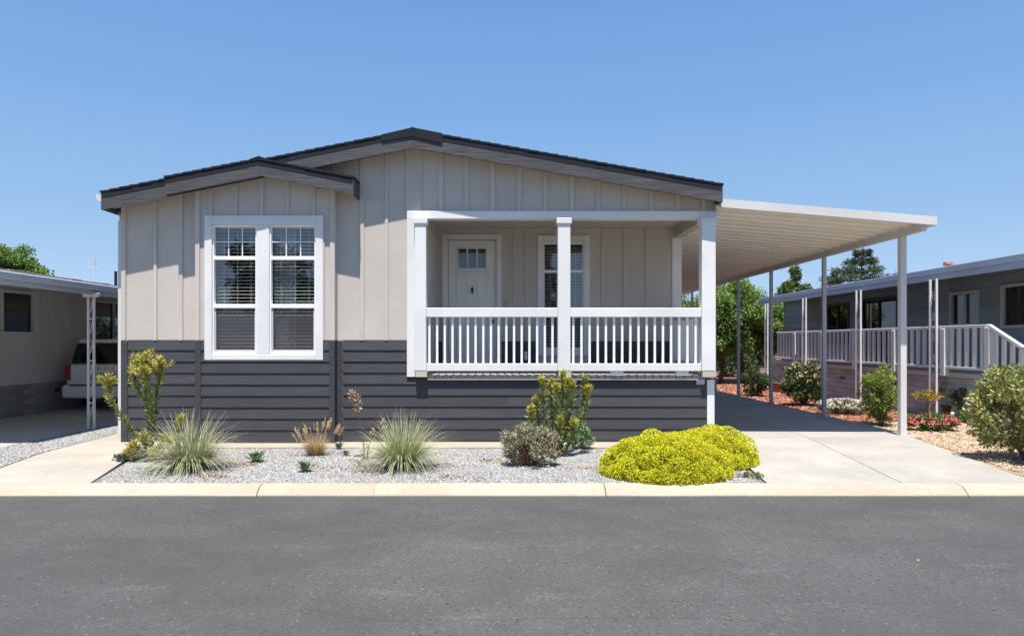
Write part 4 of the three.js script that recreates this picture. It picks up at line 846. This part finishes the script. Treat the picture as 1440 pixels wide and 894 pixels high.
    s([[.02, 0, 0], [.06, .2, .02], [.16, .36, .02], [.24, .47, 0]], .04); s([[.02, 0, 0], [.05, .15, .02], [.08, .26, .02], [.10, .34, 0]], .04);
    for (let k = 0; k < 60; k++) { const a = r() * 6.28; L.leaf(V(Math.cos(a) * .02, r() * .2, Math.sin(a) * .02), V(Math.cos(a), .5 + r(), Math.sin(a)).normalize(), unit(r), .05, .012, vary([.20, .15, .08], .5, r)); }
    local('stalk', L.geo(), M.dry, t);
  }
  t = plant('twig_bundle', 'few dry bare twigs lying on the grey gravel near the fountain grass', 'twigs', spot(505, 655));
  { const r = rng(407), L = new Leaves(); for (let k = 0; k < 9; k++) { const a = r() * 6.28, l = .1 + .15 * r(); L.tube([V(0, .015, 0), V(Math.cos(a) * l * .5, .05 + .05 * r(), Math.sin(a) * l * .5), V(Math.cos(a) * l, .02 + .12 * r(), Math.sin(a) * l)], .004, .002, vary([.12, .08, .05], .4, r), 4); } local('twig', L.geo(), M.dry, t); }
}

// ---------------------------------------------------------------- plants on the right plot
{
  const h2 = CAM_H - .11;
  let t = plant('speckled_shrub', 'large rounded shrub with cream and bronze speckled leaves at the drive edge', 'shrub', spot(1446, 650, h2));
  bush(501, 8200, .60, .62, .55, .065, [[.15, .21, .035], [.22, .27, .05], [.19, .23, .04], [.46, .42, .13], [.30, .24, .08], [.30, .33, .07], [.50, .46, .20]], t, { clumps: 110, clumpR: .13, up: .5 });
  t = plant('pink_flower_bed', 'low clump of coral pink flowers around the front carport post', 'flowers', spot(1312, 606, h2));
  bush(502, 2600, .42, .13, .26, .05, [[.08, .16, .03], [.12, .22, .04], [.05, .10, .02]], t, { clumps: 40, clumpR: .08, flowers: { n: 130, size: .035, cols: [[.80, .16, .18], [.85, .28, .26], [.80, .22, .30]] } });
  t = plant('yellow_green_bush', 'slender yellow-green bush between the carport posts', 'shrub', spot(1240, 598, CAM_H - .12));
  bush(503, 4200, .30, .55, .30, .07, [[.24, .32, .03], [.16, .24, .03], [.34, .38, .05], [.08, .13, .02]], t, { clumps: 60, clumpR: .11, aspect: .3, up: .9 });
  t = plant('white_flower_bush', 'low ground cover with white flowers behind the carport post', 'flowers', spot(1187, 583, CAM_H - .12));
  bush(504, 3200, .52, .16, .40, .045, [[.16, .20, .09], [.10, .14, .05]], t, { clumps: 60, clumpR: .08, flowers: { n: 340, size: .032, cols: [[.80, .78, .74], [.76, .70, .66]] } });
  t = plant('rose_bush', 'rounded rose bush with pale pink blooms on the red mulch', 'shrub', spot(1131, 571, CAM_H - .12));
  bush(505, 6000, .44, .52, .42, .065, [[.07, .13, .03], [.12, .20, .04], [.05, .09, .02]], t, { clumps: 70, clumpR: .12, flowers: { n: 70, size: .045, cols: [[.72, .56, .48], [.70, .45, .38]] } });
  t = plant('dark_bush', 'small dark green bush on red mulch near the leafy trees', 'shrub', spot(1062, 558, CAM_H - .12));
  bush(506, 4200, .34, .40, .34, .06, [[.05, .09, .025], [.08, .14, .03]], t, { clumps: 50, clumpR: .10 });
  // potted and small things by the lilac skirting
  const pot = (name, label, p, r0, h, col, seed, leafs, ry, o = {}) => {
    const q = plant(name, label, 'pot plant', p);
    const lathe = new THREE.LatheGeometry([[0, 0], [r0 * .72, 0], [r0 * .78, h * .1], [r0 * .95, h * .86], [r0 * 1.06, h * .87], [r0 * 1.06, h], [r0 * .94, h], [r0 * .9, h * .88], [0, h * .86]].map(a => new THREE.Vector2(...a)), 20);
    local('pot', lathe, std(col, { roughness: .6 }), q);
    if (leafs) { const g2 = new THREE.Group(); bush(seed, o.n || 900, r0 * 1.2, ry, r0 * 1.2, o.s || .06, leafs, g2, { clumps: 20, lift: h * .9, clumpR: r0 * .5, ...o }); for (const m of [...g2.children]) { if (m.name === 'stem') m.name = 'plant_stem'; q.add(m); } }
  };
  pot('potted_plant', 'dark brown pot with bright lime-green leaves by the lilac skirting', spot(1338, 590, h2), .16, .28, [.05, .03, .025], 511, [[.30, .38, .04], [.20, .28, .03]], .24);
  pot('potted_plant', 'square-shouldered green pot with dark leaves by the lilac skirting', spot(1362, 594, h2), .18, .24, [.06, .30, .05], 512, [[.05, .08, .02], [.08, .12, .03]], .22);
  pot('potted_plant', 'terracotta pot on red mulch near the scrolled iron post', spot(1094, 552, CAM_H - .12), .22, .30, [.34, .13, .07], 513, [[.06, .10, .03]], .10, { n: 300 });
  t = plant('orange_flower', 'thin-stemmed orange flowering plant in front of the scrolled post', 'flowers', spot(1304, 592, h2));
  bush(514, 700, .22, .10, .16, .05, [[.40, .24, .03], [.46, .30, .03], [.16, .22, .04]], t, { clumps: 20, lift: .36, clumpR: .07, stems: .6, stemR: .5 });
  t = plant('solar_light', 'small silver path light beside the dark pot', 'lamp', spot(1340, 594, h2));
  local('stake', new THREE.CylinderGeometry(.03, .03, .16, 10).translate(0, .08, 0), M.greyWhite, t); local('cap', new THREE.SphereGeometry(.034, 12, 8, 0, 6.283, 0, 1.6).translate(0, .16, 0), M.vinyl, t);
  t = plant('purple_weed', 'tiny purple-leaved plant on the tan gravel', 'plant', spot(1366, 612, h2));
  bush(515, 160, .08, .05, .08, .035, [[.16, .03, .08], [.12, .04, .05]], t, { clumps: 8, clumpR: .03 });
  // weeds in the corner by the drive, and a fallen leaf on the road
  t = plant('weed_patch', 'sparse low green weeds in the gravel corner by the drive', 'weeds', spot(1056, 672));
  bush(516, 300, .14, .025, .10, .03, [[.14, .18, .05], [.22, .24, .10]], t, { clumps: 24, clumpR: .02, stems: 0 });
  t = plant('fallen_leaf', 'single small orange leaf lying on the asphalt', 'leaf', [W(1293, CAM_H * FOC / (790 - VY)), .004, -(CAM_H * FOC / (790 - VY))]);
  { const L = new Leaves(); for (let k = 0; k < 3; k++) L.leaf(V(0, .002 + k * .003, 0), V(Math.cos(k * 1.2 + 2.6), .16, Math.sin(k * 1.2 + 2.6)).normalize(), V(0, 1, .1), .020, .013, [.62, .30, .03]); local('blade', L.geo(), M.dry, t); }
}

// ---------------------------------------------------------------- trees
function tree(name, label, p, group, seed, o) {
  const t = thing(name, label, 'tree', p, group), r = rng(seed), L = new Leaves(), T = new Leaves();
  const tr = [V(0, 0, 0), V(rr(-.1, .1, r), o.trunk * .5, rr(-.1, .1, r)), V(rr(-.15, .15, r), o.trunk, rr(-.15, .15, r))]; T.tube(tr, o.tr, o.tr * .7, [.12, .085, .06], 8);
  const cl = [];
  for (const e of o.lobes) for (let i = 0; i < e[6]; i++) { const u = unit(r), q = Math.pow(r(), .42); cl.push([V(e[0] + u.x * e[3] * q, e[1] + u.y * e[4] * q, e[2] + u.z * e[5] * q), V(e[0], e[1], e[2])]); }
  cl.forEach(([c], i) => { if (i % 5 === 0) T.tube([tr[2].clone().multiplyScalar(.9), tr[2].clone().lerp(c, .5).add(V(rr(-.2, .2, r), rr(0, .25, r), rr(-.2, .2, r))), c], o.tr * .35, .01, [.12, .085, .06], 5); });
  for (let i = 0; i < o.n; i++) {
    const [c, m] = cl[r() * cl.length | 0], u = unit(r), q = c.clone().add(V(u.x, u.y * (o.flat || .8), u.z).multiplyScalar(o.cr * Math.pow(r(), .55))), d = unit(r).addScaledVector(q.clone().sub(m).normalize(), .5); d.y -= o.hang ?? .3; d.normalize();
    L.leaf(q, d, unit(r), o.leaf * (.6 + .8 * r()), o.leaf * (o.aspect || .5), vary(pick(o.cols, r), .4, r));
  }
  local('trunk', T.geo(), M.dry, t); local('crown', L.geo(), M.leaf, t);
  return t;
}
const leafy = [[.13, .23, .03], [.18, .30, .04], [.09, .17, .025], [.24, .34, .06]];
tree('leafy_tree', 'bright green leafy tree with thin trunk at the end of the carport', [7.6, .12, -23.9], 'leafy trees behind the carport', 601, { trunk: 1.1, tr: .09, lobes: [[0, 2.2, 0, 1.0, 1.1, .9, 60], [-.35, 1.4, .1, .8, .7, .8, 30], [.5, 2.6, 0, .8, 1.0, .8, 36]], n: 26000, cr: .34, leaf: .10, cols: leafy });
tree('leafy_tree', 'broad bright green tree crowding behind the teal house corner', [9.0, .12, -25.6], 'leafy trees behind the carport', 602, { trunk: 1.2, tr: .12, lobes: [[0, 2.3, 0, 1.3, 1.2, 1.0, 70], [.9, 2.0, 0, .9, .9, .9, 34], [-.5, 3.0, 0, .9, .9, .8, 30]], n: 30000, cr: .36, leaf: .11, cols: leafy });
tree('leafy_tree', 'pale young green tree beyond the carport end, left of the others', [6.6, .12, -27.5], 'leafy trees behind the carport', 603, { trunk: 1.0, tr: .08, lobes: [[0, 2.0, 0, 1.0, 1.1, .9, 50], [.8, 2.5, 0, .9, .9, .8, 34]], n: 18000, cr: .34, leaf: .11, cols: leafy });
for (const [x, d, s, sd] of [[5.2, 30, 1.0, 1], [6.7, 31, 1.15, 2], [8.3, 30, 1.0, 3], [9.6, 29, 1.1, 4], [11.5, 31, 1.2, 5], [3.6, 31, .8, 6]]) {
  const t = plant('hedge_bush', 'dark green hedge bush behind the red mulch and leafy trees', 'shrub', [x, .12, -d], 'hedge behind the mulch bed');
  bush(620 + sd, 6000, 1.0 * s, .85 * s, .8, .12, [[.04, .075, .018], [.06, .11, .025], [.09, .15, .03]], t, { clumps: 60, clumpR: .3, stems: .3 });
}
function conifer(name, label, p, seed, height, rad, layers, cols, o = {}) {
  const t = thing(name, label, 'tree', p, o.group), r = rng(seed), L = new Leaves(), T = new Leaves();
  T.tube([V(0, 0, 0), V(.1, height * .5, 0), V(0, height, 0)], rad * .09, .03, [.10, .075, .055], 7);
  for (let k = 0; k < layers; k++) {
    const f = k / (layers - 1), y = height * ((o.low || .25) + (1 - (o.low || .25)) * f), R2 = rad * (o.shape ? o.shape(f) : 1.05 - f), nb = o.nb || 7;
    for (let b = 0; b < nb; b++) {
      const a = b / nb * 6.283 + r() * .9 + k, len = R2 * (.6 + .5 * r()), e = V(Math.cos(a) * len, y + len * (o.rise ?? .08) * (r() - .2), Math.sin(a) * len), s0 = V(0, y - .1, 0);
      T.tube([s0, s0.clone().lerp(e, .5), e], .05, .015, [.10, .075, .055], 4);
      const n = (o.n || 260) * (.4 + len / rad) | 0;
      for (let i = 0; i < n; i++) { const q = s0.clone().lerp(e, .25 + .8 * Math.sqrt(r())).add(V((r() - .5) * len * .5, (r() - .35) * (o.thick || .35), (r() - .5) * len * .5)); L.leaf(q, unit(r).add(V(Math.cos(a) * .6, .3, Math.sin(a) * .6)).normalize(), unit(r), (o.leaf || .2) * (.6 + .8 * r()), (o.leaf || .2) * .3, vary(pick(cols, r), .4, r)); }
    }
  }
  local('trunk', T.geo(), M.dry, t); local('crown', L.geo(), M.leaf, t);
}
const con = [[.045, .075, .03], [.06, .10, .035], [.08, .12, .05]];
conifer('cedar_tree', 'layered dark cedar rising above the teal house roof', [W(1212, 60), .0, -60], 701, 9.3, 3.3, 9, con, { low: .35, shape: f => f < .6 ? .95 - f * .25 : .8 - (f - .6) * 1.5, n: 300, leaf: .26, thick: .5, nb: 6 });
conifer('cedar_tree', 'shorter dark cedar standing left of the tallest cedar', [W(1174, 62), .0, -62], 702, 7.6, 2.0, 7, con, { low: .3, n: 260, leaf: .26, thick: .5 });
tree('pointed_tree', 'narrow dark green treetop above the leafy trees', [W(1118, 46), 0, -46], undefined, 703, { trunk: 3, tr: .12, lobes: [[0, 6.0, 0, .22, .75, .22, 14], [0, 4.6, 0, .55, 1.2, .5, 34], [-.25, 3.2, 0, .9, 1.2, .8, 40]], n: 9000, cr: .26, leaf: .17, cols: [[.06, .10, .025], [.09, .14, .035], [.12, .18, .05]] });
tree('pointed_tree', 'stouter pointed green tree behind the teal house roof end', [W(1102, 44), 0, -44], undefined, 704, { trunk: 2.5, tr: .12, lobes: [[.15, 5.0, 0, .35, .6, .3, 14], [0, 3.9, 0, .85, 1.0, .8, 44], [-.2, 2.6, 0, 1.3, 1.2, 1, 50]], n: 12000, cr: .32, leaf: .19, cols: [[.12, .19, .03], [.16, .24, .045], [.09, .15, .03]] });
tree('pointed_tree', 'short ragged green tree just above the teal roof end', [W(1137, 45), 0, -45], undefined, 705, { trunk: 2.5, tr: .12, lobes: [[-.1, 4.9, 0, .3, .5, .3, 10], [.3, 4.3, 0, .5, .6, .4, 18], [0, 3.2, 0, 1.0, 1.2, .8, 50]], n: 9000, cr: .3, leaf: .18, cols: [[.09, .15, .03], [.13, .19, .04]] });
tree('broadleaf_tree', 'dense green tree crown rising behind the grey house roof', [W(8, 34), 0, -34], undefined, 710, { trunk: 3, tr: .25, lobes: [[0, 4.6, 0, 1.7, 1.9, 1.7, 120], [1.1, 3.9, .3, 1.3, 1.2, 1.2, 60], [-2, 4.6, 0, 2, 2, 2, 80]], n: 42000, cr: .42, leaf: .17, cols: [[.09, .17, .02], [.13, .23, .03], [.17, .27, .04]] });
for (const [x, d, sd] of [[8.2, 46, 1], [11.2, 48, 2], [14.2, 47, 3], [17.5, 49, 4]]) {
  const t = plant('distant_tree', 'hazy mid-green tree on the skyline seen under the carport', 'tree', [x, 0, -d], 'skyline trees under the carport');
  bush(720 + sd, 5000, 1.9, 1.75, 1.5, .22, [[.07, .12, .03], [.10, .16, .04]], t, { clumps: 60, clumpR: .55, stems: .25, stemR: 4 });
  t.children.forEach(c => { c.name = c.name === 'foliage' ? 'crown' : 'trunk'; });
}

// ---------------------------------------------------------------- across the street, mirrored in the windows
{
  const hs = thing('opposite_house', 'low beige house with dark gable roof across the street, mirrored in the windows', 'house', [-3, G, 22]);
  const w = part('wall', bx(-12, 5, G, 3.0, -26, -18), std([.40, .36, .31], { map: tPaint }), hs);
  part('roof', slab([[-12.6, 2.9], [5.6, 2.9], [5.6, 3.1], [-3.5, 4.7], [-12.6, 3.1]], XY, -26.4, -17.6), std([.07, .065, .065], {}), hs);
  for (const x of [-9.5, -5.5, .5]) { const f = part('window', bx(x, x + 1.6, 1.3, 2.5, -18.001, -17.96), M.white, hs); part('pane', bx(x + .08, x + 1.52, 1.38, 2.42, -17.9595, -17.95), M.darkGlass, f); }
  part('door', bx(-2.2, -1.2, .3, 2.4, -18.001, -17.95), M.door, hs);
  flat('far_verge', [[-30, -8.05], [30, -8.05], [30, -40], [-30, -40]], -.05, .06, M.field);
  for (const [x, z, s, sd] of [[-13.5, 20, 1.25, 1], [-8.4, 30, 1.6, 2], [9, 24, 1.3, 3], [2.5, 32, 1.3, 4]])
    tree('street_tree', 'broad tree across the street, mirrored in the windows', [x, .05, z], 'trees across the street', 740 + sd, { trunk: 2.2 * s, tr: .2, lobes: [[0, 4.2 * s, 0, 2.0 * s, 1.9 * s, 2 * s, 90]], n: 9000, cr: .7, leaf: .30, cols: [[.06, .11, .02], [.09, .15, .03]] });
}

// ---------------------------------------------------------------- loose stone, mulch
function scatter(name, label, category, seed, n, inside, size, cols, y, mat, squash = .7) {
  const g = new THREE.IcosahedronGeometry(1, 0), p = g.attributes.position, r = rng(seed), hsh = new Map();
  for (let i = 0; i < p.count; i++) { const k = [p.getX(i), p.getY(i), p.getZ(i)].map(v => v.toFixed(3)).join(); if (!hsh.has(k)) hsh.set(k, .68 + .5 * r()); const f = hsh.get(k); p.setXYZ(i, p.getX(i) * f, p.getY(i) * f * squash, p.getZ(i) * f); }
  g.computeVertexNormals();
  const m = new THREE.InstancedMesh(g, mat, n), q = new THREE.Quaternion(), e = new THREE.Euler(), M4 = new THREE.Matrix4(), col = new THREE.Color();
  for (let i = 0; i < n; i++) {
    let s; do { s = inside(r); } while (!s);
    const k = size[0] + (size[1] - size[0]) * Math.pow(r(), 2), c = vary(pick(cols, r), .35, r);
    q.setFromEuler(e.set((r() - .5) * 1.2, r() * 6.28, (r() - .5) * 1.2));
    m.setMatrixAt(i, M4.compose(V(s[0], y + k * .25 + r() * .006, -s[1]), q, V(k, k * (.8 + .4 * r()), k * (.7 + .5 * r()))));
    m.setColorAt(i, col.setRGB(...c));
  }
  m.name = name; m.castShadow = m.receiveShadow = true; m.userData = { label, category, kind: 'stuff' }; scene.add(m);
}
M.stone = new THREE.MeshStandardMaterial({ color: 0xffffff, roughness: .9 });
const inPoly = poly => { const xs = poly.map(p => p[0]), ys = poly.map(p => p[1]), x0 = Math.min(...xs), x1 = Math.max(...xs), y0 = Math.min(...ys), y1 = Math.max(...ys);
  return r => { const x = x0 + (x1 - x0) * r(), y = y0 + (y1 - y0) * r(); let c = false; for (let i = 0, j = poly.length - 1; i < poly.length; j = i++) if ((poly[i][1] > y) !== (poly[j][1] > y) && x < (poly[j][0] - poly[i][0]) * (y - poly[i][1]) / (poly[j][1] - poly[i][1]) + poly[i][0]) c = !c; return c ? [x, y] : null; }; };
const stoneCols = [[.30, .30, .305], [.37, .37, .375], [.22, .225, .235], [.47, .465, .455], [.13, .135, .145], [.32, .315, .30], [.27, .235, .20], [.40, .40, .40]];
scatter('gravel', 'grey and white crushed gravel covering the planting bed', 'gravel', 801, 200000, inPoly([[-4.34, KB + .02], [2.74, KB + .02], [2.86, 8.2], [3.02, 9.60], [-5.08, 9.60], [-4.9, 9.34]]), [.0065, .0135], stoneCols, G - .006, M.stone);
scatter('gravel', 'grey crushed gravel strip between the front walk and the shaded drive', 'gravel', 802, 48000, inPoly([[-7.12, KB + .02], [-5.82, KB + .02], [-6.24, 9.1], [-6.34, 11], [-6.5, 15], [-7.12, 15]]), [.007, .015], stoneCols, G - .006, M.stone);
scatter('pebbles', 'tan pebbles and chips around the flowers right of the drive', 'gravel', 803, 26000, inPoly([[5.84, KB + .03], [8.5, KB + .03], [8.5, 12.6], [6.45, 12.6], [6.45, 10.45], [6.3, 10.2], [5.88, 7.9]]), [.010, .022], [[.48, .37, .26], [.40, .28, .18], [.56, .46, .35], [.28, .19, .12]], .105, M.stone);
scatter('mulch', 'reddish brown bark mulch under the rose bush and trees', 'mulch', 804, 16000, inPoly([[6.43, 12.62], [8.55, 12.62], [8.55, 24], [6.43, 24]]), [.014, .038], [[.30, .12, .075], [.37, .16, .10], [.22, .085, .055], [.42, .23, .16]], .12, M.stone, .35);

{
  const heaps = [[341, 654, .22], [520, 664, .30], [693, 648, .22], [470, 660, .4], [640, 672, .5], [840, 660, .4], [300, 672, .3]].map(([a, b, s]) => { const p = spot(a, b); return [p[0], -p[2], s]; });
  scatter('leaf_litter', 'scattered brown leaf bits lying on the grey gravel bed', 'litter', 805, 520, r => { const h = heaps[r() * heaps.length | 0]; return [h[0] + (r() + r() - 1) * h[2], Math.max(KB + .05, h[1] + (r() + r() - 1) * h[2] * .6)]; }, [.008, .018], [[.30, .17, .09], [.22, .13, .08], [.42, .30, .18]], G + .01, M.stone, .22);
}

renderer.render(scene, camera);
